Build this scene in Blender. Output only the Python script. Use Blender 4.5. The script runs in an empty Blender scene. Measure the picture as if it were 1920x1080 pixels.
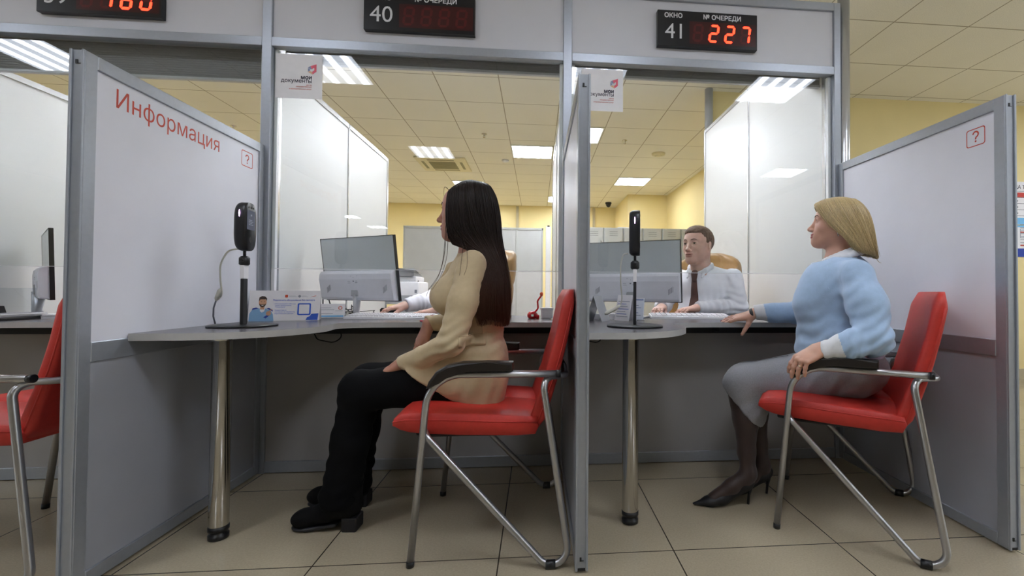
import bpy, bmesh, math, random
import numpy as np
from mathutils import Vector, Matrix
from mathutils.geometry import delaunay_2d_cdt

random.seed(7)
rng = np.random.default_rng(7)
SC = bpy.context.scene
COL = SC.collection
PI = math.pi

# ------------------------------------------------------------------ camera
cam_data = bpy.data.cameras.new('camera')
cam = bpy.data.objects.new('camera', cam_data)
COL.objects.link(cam)
cam_data.sensor_width = 36.0
cam_data.lens = 861.27 / 1920 * 36.0
cam_data.shift_x = -(1083.57 - 960) / 1920
cam_data.shift_y = (529.98 - 540) / 1920
cam_data.clip_start = 0.05
pitch, yaw, roll = 0.01793, 0.08908, 0.0066
fw = Vector((math.sin(yaw) * math.cos(pitch), math.cos(yaw) * math.cos(pitch), math.sin(pitch)))
rt = Vector((math.cos(yaw), -math.sin(yaw), 0))
up = rt.cross(fw)
rt2 = math.cos(roll) * rt + math.sin(roll) * up
up2 = -math.sin(roll) * rt + math.cos(roll) * up
cam.matrix_world = Matrix(((rt2.x, up2.x, -fw.x, 0), (rt2.y, up2.y, -fw.y, -2.3727),
                           (rt2.z, up2.z, -fw.z, 0.8995), (0, 0, 0, 1)))
SC.camera = cam

# ------------------------------------------------------------------ world, exposure
W = bpy.data.worlds.new('world')
SC.world = W
W.use_nodes = True
W.node_tree.nodes['Background'].inputs[0].default_value = (0.86, 0.93, 1.0, 1)
W.node_tree.nodes['Background'].inputs[1].default_value = 1.2
SC.view_settings.view_transform = 'Standard'
SC.view_settings.look = 'None'
SC.view_settings.gamma = 1
SC.view_settings.exposure = 0.88
SC.cycles.use_denoising = True
SC.cycles.max_bounces = 10
SC.cycles.transparent_max_bounces = 16
SC.cycles.sample_clamp_indirect = 8
LIGHT_HALL = 10.0        # emission of the hall ceiling panels
LIGHT_OFFICE = 14.5      # emission of the office ceiling panels

# daylight comes in through added, unseen window openings in the two hall side walls; portals help the sampling
def portal(x, y, w, hgt, z, sx):
    a = bpy.data.lights.new('window_portal', 'AREA')
    a.shape, a.size, a.size_y, a.energy = 'RECTANGLE', w, hgt, 1.0
    a.cycles.is_portal = True
    o = bpy.data.objects.new('window_portal', a)
    COL.objects.link(o)
    o.matrix_world = Matrix(((0, 0, -sx, x), (1, 0, 0, y), (0, -sx, 0, z), (0, 0, 0, 1)))
portal(6.62, -2.4, 6.4, 1.7, 1.75, -1)
portal(-9.02, -2.8, 5.6, 1.7, 1.75, 1)

# ------------------------------------------------------------------ materials
def lin(c):
    if isinstance(c, str):
        c = [int(c[i:i + 2], 16) / 255 for i in (1, 3, 5)]
    return tuple(x / 12.92 if x <= 0.04045 else ((x + 0.055) / 1.055) ** 2.4 for x in c) + (1,)

def nn(nt, t, **kw):
    n = nt.nodes.new(t)
    for k, v in kw.items():
        setattr(n, k, v)
    return n

def mat(name, col, rough=0.5, metal=0.0, var=0.04, scale=30, bump=0.0, bscale=200, spec=0.5,
        sheen=0.0, coat=0.0, stretch=None, sss=0.0):
    m = bpy.data.materials.new(name)
    m.use_nodes = True
    nt = m.node_tree
    b = nt.nodes['Principled BSDF']
    c = lin(col)
    tc = nn(nt, 'ShaderNodeTexCoord')
    src = tc.outputs['Object']
    if stretch:
        mp = nn(nt, 'ShaderNodeMapping')
        mp.inputs['Scale'].default_value = stretch
        nt.links.new(src, mp.inputs[0])
        src = mp.outputs[0]
    nz = nn(nt, 'ShaderNodeTexNoise')
    nz.inputs['Scale'].default_value = scale
    nz.inputs['Detail'].default_value = 4
    nt.links.new(src, nz.inputs['Vector'])
    mr = nn(nt, 'ShaderNodeMapRange')
    mr.inputs['From Min'].default_value = 0.3
    mr.inputs['From Max'].default_value = 0.7
    mr.inputs['To Min'].default_value = 1 - var
    mr.inputs['To Max'].default_value = 1 + var
    nt.links.new(nz.outputs['Fac'], mr.inputs['Value'])
    mx = nn(nt, 'ShaderNodeVectorMath', operation='SCALE')
    mx.inputs[0].default_value = c[:3]
    nt.links.new(mr.outputs[0], mx.inputs['Scale'])
    nt.links.new(mx.outputs[0], b.inputs['Base Color'])
    b.inputs['Roughness'].default_value = rough
    b.inputs['Metallic'].default_value = metal
    b.inputs['Specular IOR Level'].default_value = spec
    b.inputs['Sheen Weight'].default_value = sheen
    b.inputs['Coat Weight'].default_value = coat
    if sss:
        b.inputs['Subsurface Weight'].default_value = sss
        b.inputs['Subsurface Radius'].default_value = (0.012, 0.005, 0.003)
        b.inputs['Subsurface Scale'].default_value = 1.0
    if bump:
        n2 = nn(nt, 'ShaderNodeTexNoise')
        n2.inputs['Scale'].default_value = bscale
        n2.inputs['Detail'].default_value = 3
        nt.links.new(src, n2.inputs['Vector'])
        bp = nn(nt, 'ShaderNodeBump')
        bp.inputs['Strength'].default_value = bump
        bp.inputs['Distance'].default_value = 0.002
        nt.links.new(n2.outputs['Fac'], bp.inputs['Height'])
        nt.links.new(bp.outputs[0], b.inputs['Normal'])
    return m

def grid_mat(name, base, line, size, x0, y0, width, rough, var, speck, spec=0.5, fine=220, bumpg=0.0):
    """square tiles with thin joints, laid in world metres"""
    m = mat(name, base, rough, var=var, scale=2.5, spec=spec)
    nt = m.node_tree
    b = nt.nodes['Principled BSDF']
    old = b.inputs['Base Color'].links[0].from_socket
    tc = [n for n in nt.nodes if n.type == 'TEX_COORD'][0]
    sep = nn(nt, 'ShaderNodeSeparateXYZ')
    nt.links.new(tc.outputs['Object'], sep.inputs[0])
    masks = []
    for ax, o in (('X', x0), ('Y', y0)):
        a = nn(nt, 'ShaderNodeMath', operation='SUBTRACT')
        nt.links.new(sep.outputs[ax], a.inputs[0])
        a.inputs[1].default_value = o - size / 2 - 60
        d = nn(nt, 'ShaderNodeMath', operation='DIVIDE')
        nt.links.new(a.outputs[0], d.inputs[0])
        d.inputs[1].default_value = size
        f = nn(nt, 'ShaderNodeMath', operation='FRACT')
        nt.links.new(d.outputs[0], f.inputs[0])
        s = nn(nt, 'ShaderNodeMath', operation='SUBTRACT')
        nt.links.new(f.outputs[0], s.inputs[0])
        s.inputs[1].default_value = 0.5
        ab = nn(nt, 'ShaderNodeMath', operation='ABSOLUTE')
        nt.links.new(s.outputs[0], ab.inputs[0])
        lt = nn(nt, 'ShaderNodeMath', operation='LESS_THAN')
        nt.links.new(ab.outputs[0], lt.inputs[0])
        lt.inputs[1].default_value = width / size / 2
        masks.append(lt)
    mxm = nn(nt, 'ShaderNodeMath', operation='MAXIMUM')
    nt.links.new(masks[0].outputs[0], mxm.inputs[0])
    nt.links.new(masks[1].outputs[0], mxm.inputs[1])
    col = old
    if speck:
        vz = nn(nt, 'ShaderNodeTexNoise')
        vz.inputs['Scale'].default_value = fine
        vz.inputs['Detail'].default_value = 2
        nt.links.new(tc.outputs['Object'], vz.inputs['Vector'])
        r = nn(nt, 'ShaderNodeMapRange')
        r.inputs['From Min'].default_value = 0.35
        r.inputs['From Max'].default_value = 0.65
        r.inputs['To Min'].default_value = 1 - speck
        r.inputs['To Max'].default_value = 1 + speck
        nt.links.new(vz.outputs['Fac'], r.inputs['Value'])
        sc = nn(nt, 'ShaderNodeVectorMath', operation='SCALE')
        nt.links.new(old, sc.inputs[0])
        nt.links.new(r.outputs[0], sc.inputs['Scale'])
        col = sc.outputs[0]
    mix = nn(nt, 'ShaderNodeMix', data_type='RGBA')
    nt.links.new(mxm.outputs[0], mix.inputs['Factor'])
    nt.links.new(col, mix.inputs['A'])
    mix.inputs['B'].default_value = lin(line)
    nt.links.new(mix.outputs['Result'], b.inputs['Base Color'])
    return m

def emit_mat(name, col, strength):
    m = bpy.data.materials.new(name)
    m.use_nodes = True
    nt = m.node_tree
    b = nt.nodes['Principled BSDF']
    b.inputs['Base Color'].default_value = (0.02, 0.02, 0.02, 1)
    b.inputs['Emission Color'].default_value = lin(col)
    b.inputs['Emission Strength'].default_value = strength
    return m

def lamp_mat(name, col, strength):
    """prismatic diffuser of a four-tube panel: brighter along each tube"""
    m = emit_mat(name, col, strength)
    nt = m.node_tree
    b = nt.nodes['Principled BSDF']
    tc = nn(nt, 'ShaderNodeTexCoord')
    sep = nn(nt, 'ShaderNodeSeparateXYZ')
    nt.links.new(tc.outputs['Object'], sep.inputs[0])
    w = nn(nt, 'ShaderNodeMath', operation='MULTIPLY')
    nt.links.new(sep.outputs['X'], w.inputs[0])
    w.inputs[1].default_value = 2 * PI / 0.14
    c = nn(nt, 'ShaderNodeMath', operation='COSINE')
    nt.links.new(w.outputs[0], c.inputs[0])
    r = nn(nt, 'ShaderNodeMapRange')
    r.inputs['From Min'].default_value = 0.2
    r.inputs['From Max'].default_value = -1
    r.inputs['To Min'].default_value = 0.45 * strength
    r.inputs['To Max'].default_value = 2.6 * strength
    nt.links.new(c.outputs[0], r.inputs['Value'])
    nt.links.new(r.outputs[0], b.inputs['Emission Strength'])
    return m

def glass_mat(name, tint=(0.97, 0.985, 0.98), ior=1.5, gain=1.0):
    m = bpy.data.materials.new(name)
    m.use_nodes = True
    nt = m.node_tree
    nt.nodes.remove(nt.nodes['Principled BSDF'])
    out = nt.nodes['Material Output']
    tr = nn(nt, 'ShaderNodeBsdfTransparent')
    tr.inputs[0].default_value = tint + (1,)
    gl = nn(nt, 'ShaderNodeBsdfGlossy')
    gl.inputs['Roughness'].default_value = 0.0
    fr = nn(nt, 'ShaderNodeFresnel')
    fr.inputs['IOR'].default_value = ior
    geo = nn(nt, 'ShaderNodeNewGeometry')
    # the same reflectance on the far face as on the near one
    fm = nn(nt, 'ShaderNodeMix', data_type='FLOAT')
    nt.links.new(geo.outputs['Backfacing'], fm.inputs['Factor'])
    nt.links.new(fr.outputs[0], fm.inputs['A'])
    fm.inputs['B'].default_value = 0.045
    mx = nn(nt, 'ShaderNodeMixShader')
    nt.links.new(fm.outputs['Result'], mx.inputs[0])
    nt.links.new(tr.outputs[0], mx.inputs[1])
    nt.links.new(gl.outputs[0], mx.inputs[2])
    nt.links.new(mx.outputs[0], out.inputs[0])
    return m

M = {}
M['alu'] = mat('aluminium', '#a6abb3', 0.38, 0.55, var=0.03, scale=60)
M['alu_bright'] = mat('aluminium_bright', '#cdd0d4', 0.25, 0.8, var=0.03)
M['panel'] = mat('panel_white', '#dcdce4', 0.42, var=0.02, scale=6)
M['panel_low'] = mat('panel_grey', '#9a9ca3', 0.45, var=0.03, scale=6)
M['office_panel'] = mat('office_panel', '#d8d8d6', 0.38, var=0.015, scale=5)
M['header'] = mat('header_panel', '#d0d0d6', 0.45, var=0.02, scale=5)
M['counter_wall'] = mat('counter_wall', '#a29f9c', 0.5, var=0.03, scale=5)
M['floor'] = grid_mat('floor_tiles', '#aa9e87', '#3f382f', 0.6, -0.7194, -0.1966, 0.0045, 0.16, 0.05, 0.06, fine=160)
M['ceil'] = grid_mat('ceiling_tiles', '#ece8dc', '#a9a18d', 0.6, -1.5764, 0.1787, 0.010, 0.85, 0.02, 0.09)
M['yellow'] = mat('yellow_wall', '#e8d69c', 0.7, var=0.02, scale=4, bump=0.1)
M['hall_wall'] = mat('hall_wall', '#d6cdb0', 0.7, var=0.02, scale=4)
M['beige_trim'] = mat('beige_trim', '#b5aa8c', 0.5)
M['desk'] = mat('desk_laminate', '#5a575b', 0.26, var=0.06, scale=80)
M['desk_edge'] = mat('desk_edge', '#b2b1af', 0.4, var=0.03)
M['chrome'] = mat('chrome', '#c9c7c2', 0.12, 1.0, var=0.02)
M['tube'] = mat('chair_tube', '#b4b4b6', 0.28, 0.9, var=0.03)
M['black'] = mat('black_plastic', '#141416', 0.38, var=0.1)
M['black_matt'] = mat('black_matt', '#1b1b1c', 0.6, var=0.1)
M['pad'] = mat('armrest_wood', '#1d1715', 0.35, var=0.15, stretch=(4, 40, 40))
M['red'] = mat('red_leatherette', '#bf3127', 0.5, var=0.06, scale=60, bump=0.25, bscale=380)
M['white'] = mat('white_plastic', '#e8e8ea', 0.35, var=0.02)
M['paper'] = mat('paper', '#eceaec', 0.6, var=0.02)
M['grey_pl'] = mat('grey_plastic', '#a7aaae', 0.35, var=0.03)
M['mon_top'] = mat('monitor_back_grey', '#c6cacd', 0.22, var=0.03, scale=8)
M['mon_low'] = mat('monitor_back_white', '#dedfe6', 0.38, var=0.02)
M['silver'] = mat('silver_plastic', '#b4b6ba', 0.3, 0.5)
M['shutter'] = mat('shutter_grey', '#7c7b7d', 0.55, var=0.05, scale=300)
M['shutter_rail'] = mat('shutter_rail', '#b7b8bb', 0.4, 0.3)
M['locker'] = mat('locker_grey', '#b9bbb8', 0.45, var=0.03, scale=8)
M['locker_dark'] = mat('locker_slot', '#6d6f6e', 0.6)
M['cabinet'] = mat('cabinet_grey', '#c1c2c1', 0.5, var=0.03, scale=10)
M['tan'] = mat('tan_leather', '#a9824f', 0.38, var=0.08, scale=30, bump=0.2, bscale=120)
M['disp'] = mat('display_black', '#0b0d14', 0.3, var=0.05)
M['disp_red'] = mat('display_red_filter', '#3a0508', 0.3, var=0.05)
M['seg_off'] = mat('segment_off', '#55080b', 0.4)
M['seg_on'] = emit_mat('segment_lit', '#ff2a14', 4.5)
M['disp_txt'] = mat('display_lettering', '#d9d9dc', 0.5)
M['txt_red'] = mat('lettering_red', '#c0432f', 0.5)
M['txt_dark'] = mat('lettering_dark', '#2d2a3c', 0.5)
M['txt_blue'] = mat('lettering_blue', '#2c56c4', 0.5)
M['txt_grey'] = mat('lettering_grey', '#8a8e98', 0.5)
M['blue'] = mat('print_blue', '#2a5fd0', 0.5)
M['navy'] = mat('print_navy', '#173a9c', 0.5)
M['sky'] = mat('print_sky', '#74b9e6', 0.5)
M['pink'] = mat('print_pink', '#d8566a', 0.5)
M['slate'] = mat('print_slate', '#8a93b4', 0.5)
M['gold'] = mat('print_gold', '#e0b28a', 0.5)
M['orange'] = mat('print_orange', '#d9552c', 0.5)
M['print_skin'] = mat('print_skin', '#cb9a7b', 0.5)
M['print_hair'] = mat('print_hair', '#3a2a22', 0.5)
M['print_shirt'] = mat('print_shirt', '#7fa9cf', 0.5)
M['green'] = mat('print_green', '#3c7f52', 0.5)
M['yellow_note'] = mat('sticky_yellow', '#e3e05a', 0.6)
M['red_gloss'] = mat('red_gloss', '#c8141a', 0.2, coat=0.5)
M['cable_w'] = mat('cable_white', '#cfcdc2', 0.5)
M['cable_g'] = mat('cable_grey', '#6d7078', 0.5)
M['ac'] = mat('ac_cream', '#dfd6b4', 0.5)
M['ac_dark'] = mat('ac_grille', '#8d8763', 0.6)
M['led'] = emit_mat('led_violet', '#e7b8ff', 5)
M['screen'] = emit_mat('screen_dim', '#2b3350', 0.35)
M['glass'] = glass_mat('pane_glass')
M['acrylic'] = glass_mat('acrylic_clear', (0.93, 0.95, 0.97))
M['lamp_hall'] = lamp_mat('lamp_hall', '#eaf1ff', LIGHT_HALL)
M['lamp_office'] = lamp_mat('lamp_office', '#f1f4ff', LIGHT_OFFICE)
M['brow_m'] = mat('eyebrow_sandy', '#7d5f49', 0.7)
M['lamp_frame'] = mat('lamp_frame', '#e8e8e4', 0.5)
M['brown_tie'] = mat('tie_brown', '#5a4038', 0.6, bump=0.2)
# ------------------------------------------------------------------ objects
def tag(o, label=None, cat=None, group=None, kind=None):
    if label: o['label'] = label
    if cat: o['category'] = cat
    if group: o['group'] = group
    if kind: o['kind'] = kind
    return o

def empty(name, loc=(0, 0, 0), rz=0.0, label=None, cat=None, group=None):
    o = bpy.data.objects.new(name, None)
    COL.objects.link(o)
    o.location = loc
    o.rotation_euler = (0, 0, rz)
    o.empty_display_size = 0.1
    return tag(o, label, cat, group)

def kids(o):
    return [c for c in COL.objects if c.parent == o]

def copy_tree(o, parent=None):
    c = o.copy()
    COL.objects.link(c)
    c.parent = parent
    for ch in kids(o):
        copy_tree(ch, c)
    return c

def fillet(pts, radii, n=8):
    pts = [Vector(p) for p in pts]
    out = [pts[0]]
    for i in range(1, len(pts) - 1):
        r = radii[i - 1] if isinstance(radii, (list, tuple)) else radii
        p, a, b = pts[i], (pts[i - 1] - pts[i]).normalized(), (pts[i + 1] - pts[i]).normalized()
        ang = a.angle(b)
        if r <= 0 or ang > PI - 0.02:
            out.append(p)
            continue
        d = r / math.tan(ang / 2)
        c = p + (a + b).normalized() * (r / math.sin(ang / 2))
        s, e = p + a * d - c, p + b * d - c
        w = s.angle(e)
        for k in range(n + 1):
            t = k / n
            out.append(c + (s * math.sin((1 - t) * w) + e * math.sin(t * w)) / math.sin(w))
    out.append(pts[-1])
    return out

class MB:
    """collects shapes, builds ONE mesh object"""
    def __init__(self):
        self.v, self.f, self.m, self.s = [], [], [], []
    def add(self, vs, fs, mi=0, smooth=False):
        o = len(self.v)
        self.v += [tuple(p) for p in vs]
        self.f += [tuple(i + o for i in f) for f in fs]
        self.m += [mi] * len(fs)
        self.s += [smooth] * len(fs)
        return self
    def bm(self, bm, mi=0, smooth=False):
        bm.verts.index_update()
        self.add([v.co[:] for v in bm.verts], [[v.index for v in f.verts] for f in bm.faces], mi, smooth)
        bm.free()
        return self
    def box(self, a, b, mi=0, bev=0.0, seg=2, mtx=None):
        a, b = Vector(a), Vector(b)
        bm = bmesh.new()
        bmesh.ops.create_cube(bm, size=1)
        for v in bm.verts:
            v.co = Vector(((v.co.x + 0.5) * (b.x - a.x) + a.x, (v.co.y + 0.5) * (b.y - a.y) + a.y,
                           (v.co.z + 0.5) * (b.z - a.z) + a.z))
        if bev:
            bmesh.ops.bevel(bm, geom=bm.edges[:] , offset=bev, segments=seg, affect='EDGES', profile=0.5)
        if mtx is not None:
            bm.transform(mtx)
        bmesh.ops.recalc_face_normals(bm, faces=bm.faces)
        return self.bm(bm, mi, bool(bev) and seg > 2)
    def tube(self, pts, r, mi=0, n=12, caps=True, flat=None):
        pts = [Vector(p) for p in pts]
        rs = r if isinstance(r, (list, tuple)) else [r] * len(pts)
        vs, fs = [], []
        t0 = (pts[1] - pts[0]).normalized()
        ref = Vector((0, 0, 1)) if abs(t0.z) < 0.9 else Vector((1, 0, 0))
        nrm = t0.cross(ref).normalized()
        for i, p in enumerate(pts):
            if i == 0: t = t0
            elif i == len(pts) - 1: t = (pts[i] - pts[i - 1]).normalized()
            else: t = ((pts[i + 1] - p).normalized() + (p - pts[i - 1]).normalized()).normalized()
            nrm = (nrm - t * nrm.dot(t)).normalized()
            bn = t.cross(nrm)
            for k in range(n):
                a = 2 * PI * k / n
                x, y = math.cos(a) * rs[i], math.sin(a) * rs[i]
                if flat: y *= flat
                vs.append(p + nrm * x + bn * y)
        for i in range(len(pts) - 1):
            for k in range(n):
                k2 = (k + 1) % n
                fs.append((i * n + k, i * n + k2, (i + 1) * n + k2, (i + 1) * n + k))
        self.add(vs, fs, mi, True)
        if caps:
            o = len(self.v) - len(vs)
            self.f += [tuple(o + k for k in reversed(range(n))), tuple(o + (len(pts) - 1) * n + k for k in range(n))]
            self.m += [mi, mi]
            self.s += [False, False]
        return self
    def lathe(self, prof, c=(0, 0, 0), mi=0, n=32, sx=1, sy=1, smooth=True):
        vs, fs = [], []
        for r, z in prof:
            for k in range(n):
                a = 2 * PI * k / n
                vs.append((c[0] + r * sx * math.cos(a), c[1] + r * sy * math.sin(a), c[2] + z))
        for i in range(len(prof) - 1):
            for k in range(n):
                k2 = (k + 1) % n
                fs.append((i * n + k, i * n + k2, (i + 1) * n + k2, (i + 1) * n + k))
        fs.append(tuple(reversed(range(n))))
        fs.append(tuple((len(prof) - 1) * n + k for k in range(n)))
        return self.add(vs, fs, mi, smooth)
    def prism(self, poly, d0, d1, axis='Z', mi=0, mi_side=None, bev=0.0):
        """poly in the plane across axis (Z: xy, Y: xz, X: yz), pushed from d0 to d1"""
        def P(p, d):
            return {'Z': (p[0], p[1], d), 'Y': (p[0], d, p[1]), 'X': (d, p[0], p[1])}[axis]
        n = len(poly)
        bm = bmesh.new()
        lo = [bm.verts.new(P(p, d0)) for p in poly]
        hi = [bm.verts.new(P(p, d1)) for p in poly]
        f0 = bm.faces.new(lo); f1 = bm.faces.new(hi)
        side = []
        for i in range(n):
            j = (i + 1) % n
            side.append(bm.faces.new((lo[i], lo[j], hi[j], hi[i])))
        for f in side: f.material_index = 1
        if bev:
            ed = [e for e in bm.edges if (f0 in e.link_faces or f1 in e.link_faces)]
            bmesh.ops.bevel(bm, geom=ed, offset=bev, segments=2, affect='EDGES', profile=0.5)
        bmesh.ops.recalc_face_normals(bm, faces=bm.faces)
        bm.verts.index_update()
        ms = mi if mi_side is None else mi_side
        o = len(self.v)
        self.v += [v.co[:] for v in bm.verts]
        for f in bm.faces:
            self.f.append(tuple(v.index + o for v in f.verts))
            self.m.append(ms if f.material_index == 1 else mi)
            self.s.append(False)
        bm.free()
        return self
    def grid(self, rows, mi=0, smooth=True, closed=False):
        """rows: list of equal-length point lists"""
        n = len(rows[0])
        vs = [p for r in rows for p in r]
        fs = []
        for i in range(len(rows) - 1):
            for k in range(n if closed else n - 1):
                k2 = (k + 1) % n
                fs.append((i * n + k, i * n + k2, (i + 1) * n + k2, (i + 1) * n + k))
        return self.add(vs, fs, mi, smooth)
    def loft(self, rings, mi=0, smooth=True):
        n = len(rings[0])
        self.grid(rings, mi, smooth, closed=True)
        o = len(self.v) - n * len(rings)
        self.f += [tuple(o + k for k in reversed(range(n))), tuple(o + (len(rings) - 1) * n + k for k in range(n))]
        self.m += [mi, mi]
        self.s += [smooth, smooth]
        return self
    def transform(self, mtx):
        self.v = [tuple(mtx @ Vector(p)) for p in self.v]
        return self
    def build(self, name, mats, parent=None, world=False, label=None):
        me = bpy.data.meshes.new(name)
        me.from_pydata(self.v, [], self.f)
        if not isinstance(mats, (list, tuple)): mats = [mats]
        for k in mats: me.materials.append(M[k] if isinstance(k, str) else k)
        me.polygons.foreach_set('material_index', self.m)
        me.polygons.foreach_set('use_smooth', self.s)
        me.update()
        o = bpy.data.objects.new(name, me)
        COL.objects.link(o)
        if parent is not None:
            o.parent = parent
            if world:
                p, off = parent, Vector((0, 0, 0))
                while p is not None:
                    off = off + p.location
                    p = p.parent
                o.location = -off
        if label: o['label'] = label
        return o

def struct(name, mb, mats, parent=None):
    o = mb.build(name, mats, parent)
    if parent is None: o['kind'] = 'structure'
    return o

def _area(l):
    return sum(l[i - 1].x * l[i].y - l[i].x * l[i - 1].y for i in range(len(l))) / 2

def _inside(p, l):
    c = False
    for i in range(len(l)):
        a, b = l[i - 1], l[i]
        if (a.y > p.y) != (b.y > p.y) and p.x < (b.x - a.x) * (p.y - a.y) / (b.y - a.y) + a.x:
            c = not c
    return c

_txt = {}
def text_geo(s, size, bold=0.0, align='LEFT', squeeze=1.0):
    """lettering as triangles in the xy plane (outline filled by winding number); returns (verts, faces, width)"""
    key = (s, size, bold, align, squeeze)
    if key in _txt: return _txt[key]
    c = bpy.data.curves.new('lettering_curve', 'FONT')
    c.body, c.size, c.resolution_u, c.fill_mode = s, 1.0, 4, 'NONE'
    o = bpy.data.objects.new('lettering_curve', c)
    COL.objects.link(o)
    bpy.context.view_layer.update()
    ev = o.evaluated_get(bpy.context.evaluated_depsgraph_get())
    me = ev.to_mesh()
    co = [v.co.to_2d() for v in me.vertices]
    nb = {}
    for e in me.edges:
        a, b = e.vertices
        nb.setdefault(a, []).append(b); nb.setdefault(b, []).append(a)
    ev.to_mesh_clear()
    bpy.data.objects.remove(o)
    bpy.data.curves.remove(c)
    loops, seen = [], set()
    for a in sorted(nb):
        if a in seen: continue
        nxt = a + 1 if a + 1 in nb[a] else nb[a][0]
        l, cur = [a, nxt], nxt
        seen.update(l)
        while True:
            n = [x for x in nb[cur] if x not in seen]
            if not n: break
            cur = n[0]; seen.add(cur); l.append(cur)
        loops.append([co[i] for i in l])
    if bold:
        bo = bold / size
        nl = []
        for l in loops:
            n = len(l); q = []
            outer = [k for k in loops if k is not l and abs(_area(k)) > abs(_area(l)) and _inside(l[0], k)]
            sg = -1 if _area(max(outer, key=lambda k: abs(_area(k))) if outer else l) > 0 else 1
            for i in range(n):
                d0 = (l[i] - l[i - 1]); d1 = (l[(i + 1) % n] - l[i])
                d0 = d0.normalized() if d0.length > 1e-9 else d1.normalized()
                d1 = d1.normalized() if d1.length > 1e-9 else d0
                m_ = Vector((d0.y + d1.y, -d0.x - d1.x))
                m_ = m_.normalized() if m_.length > .2 else Vector((d0.y, -d0.x))
                q.append(l[i] - m_ * bo * sg)
            nl.append(q)
        loops = nl
    vs, es = [], []
    for l in loops:
        k = len(vs)
        vs += l
        es += [(k + i, k + (i + 1) % len(l)) for i in range(len(l))]
    ov, oe, of, _, _, _ = delaunay_2d_cdt(vs, es, [], 0, 1e-6)
    P = np.array([[p.x, p.y] for p in ov])
    T = np.array([f for f in of])
    cen = P[T].mean(axis=1)
    wn = np.zeros(len(cen))
    for l in loops:
        q = np.array([[p.x, p.y] for p in l])
        q2 = np.roll(q, -1, axis=0)
        for (x0, y0), (x1, y1) in zip(q, q2):
            cr = (x1 - x0) * (cen[:, 1] - y0) - (cen[:, 0] - x0) * (y1 - y0)
            wn += ((y0 <= cen[:, 1]) & (y1 > cen[:, 1]) & (cr > 0)).astype(float)
            wn -= ((y0 > cen[:, 1]) & (y1 <= cen[:, 1]) & (cr < 0)).astype(float)
    fs = [tuple(int(i) for i in t) for t in T[np.abs(wn) > .5]]
    x0, x1 = P[:, 0].min(), P[:, 0].max()
    sh = {'LEFT': x0, 'CENTER': (x0 + x1) / 2, 'RIGHT': x1}[align]
    vs = [Vector(((p[0] - sh) * size, p[1] * size, 0)) for p in P]
    _txt[key] = (vs, fs, (x1 - x0) * size)
    return _txt[key]

def frame_m(o, ex, ey):
    ex, ey = Vector(ex).normalized(), Vector(ey).normalized()
    ez = ex.cross(ey)
    return Matrix(((ex.x, ey.x, ez.x, o[0]), (ex.y, ey.y, ez.y, o[1]), (ex.z, ey.z, ez.z, o[2]), (0, 0, 0, 1)))

def put_text(mb, s, mtx, size, bold=0.0, align='LEFT', mi=0, width=None):
    vs, fs, w = text_geo(s, size, bold, align)
    if width:
        k = width / w
        vs = [Vector((v.x * k, v.y, 0)) for v in vs]
    mb.add([mtx @ v for v in vs], fs, mi)

def put_poly(mb, pts, mtx, mi=0, z=0.0):
    mb.add([mtx @ Vector((p[0], p[1], z)) for p in pts], [tuple(range(len(pts)))], mi)

def put_rect(mb, x0, y0, x1, y1, mtx, mi=0, z=0.0):
    put_poly(mb, [(x0, y0), (x1, y0), (x1, y1), (x0, y1)], mtx, mi, z)

def round_rect(x0, y0, x1, y1, r, n=5):
    out = []
    for cx, cy, a0 in ((x1 - r, y1 - r, 0), (x0 + r, y1 - r, 90), (x0 + r, y0 + r, 180), (x1 - r, y0 + r, 270)):
        for k in range(n + 1):
            a = math.radians(a0 + 90 * k / n)
            out.append((cx + r * math.cos(a), cy + r * math.sin(a)))
    return out

def put_ring(mb, outer, inner, mtx, mi=0, z=0.0):
    n = len(outer)
    vs = [mtx @ Vector((p[0], p[1], z)) for p in outer] + [mtx @ Vector((p[0], p[1], z)) for p in inner]
    mb.add(vs, [(i, (i + 1) % n, n + (i + 1) % n, n + i) for i in range(n)], mi)

def catmull(P, t):
    P = np.asarray(P, float)
    n = len(P) - 1
    x = np.clip(np.asarray(t) * n, 0, n - 1e-6)
    i = x.astype(int); f = (x - i)[:, None]
    g = lambda k: P[np.clip(i + k, 0, n)]
    p0, p1, p2, p3 = g(-1), g(0), g(1), g(2)
    return .5 * ((2 * p1) + (-p0 + p2) * f + (2 * p0 - 5 * p1 + 4 * p2 - p3) * f * f + (-p0 + 3 * p1 - 3 * p2 + p3) * f ** 3)


def put_stroke(mb, pts, w, mtx, mi=0):
    pts = [Vector((p[0], p[1], 0)) for p in pts]
    L, R = [], []
    for i, p in enumerate(pts):
        d = (pts[min(i + 1, len(pts) - 1)] - pts[max(i - 1, 0)]).normalized()
        n = Vector((-d.y, d.x, 0)) * w / 2
        L.append(mtx @ (p + n)); R.append(mtx @ (p - n))
    n = len(pts)
    mb.add(L + R, [(i, i + 1, n + i + 1, n + i) for i in range(n - 1)], mi)
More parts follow.
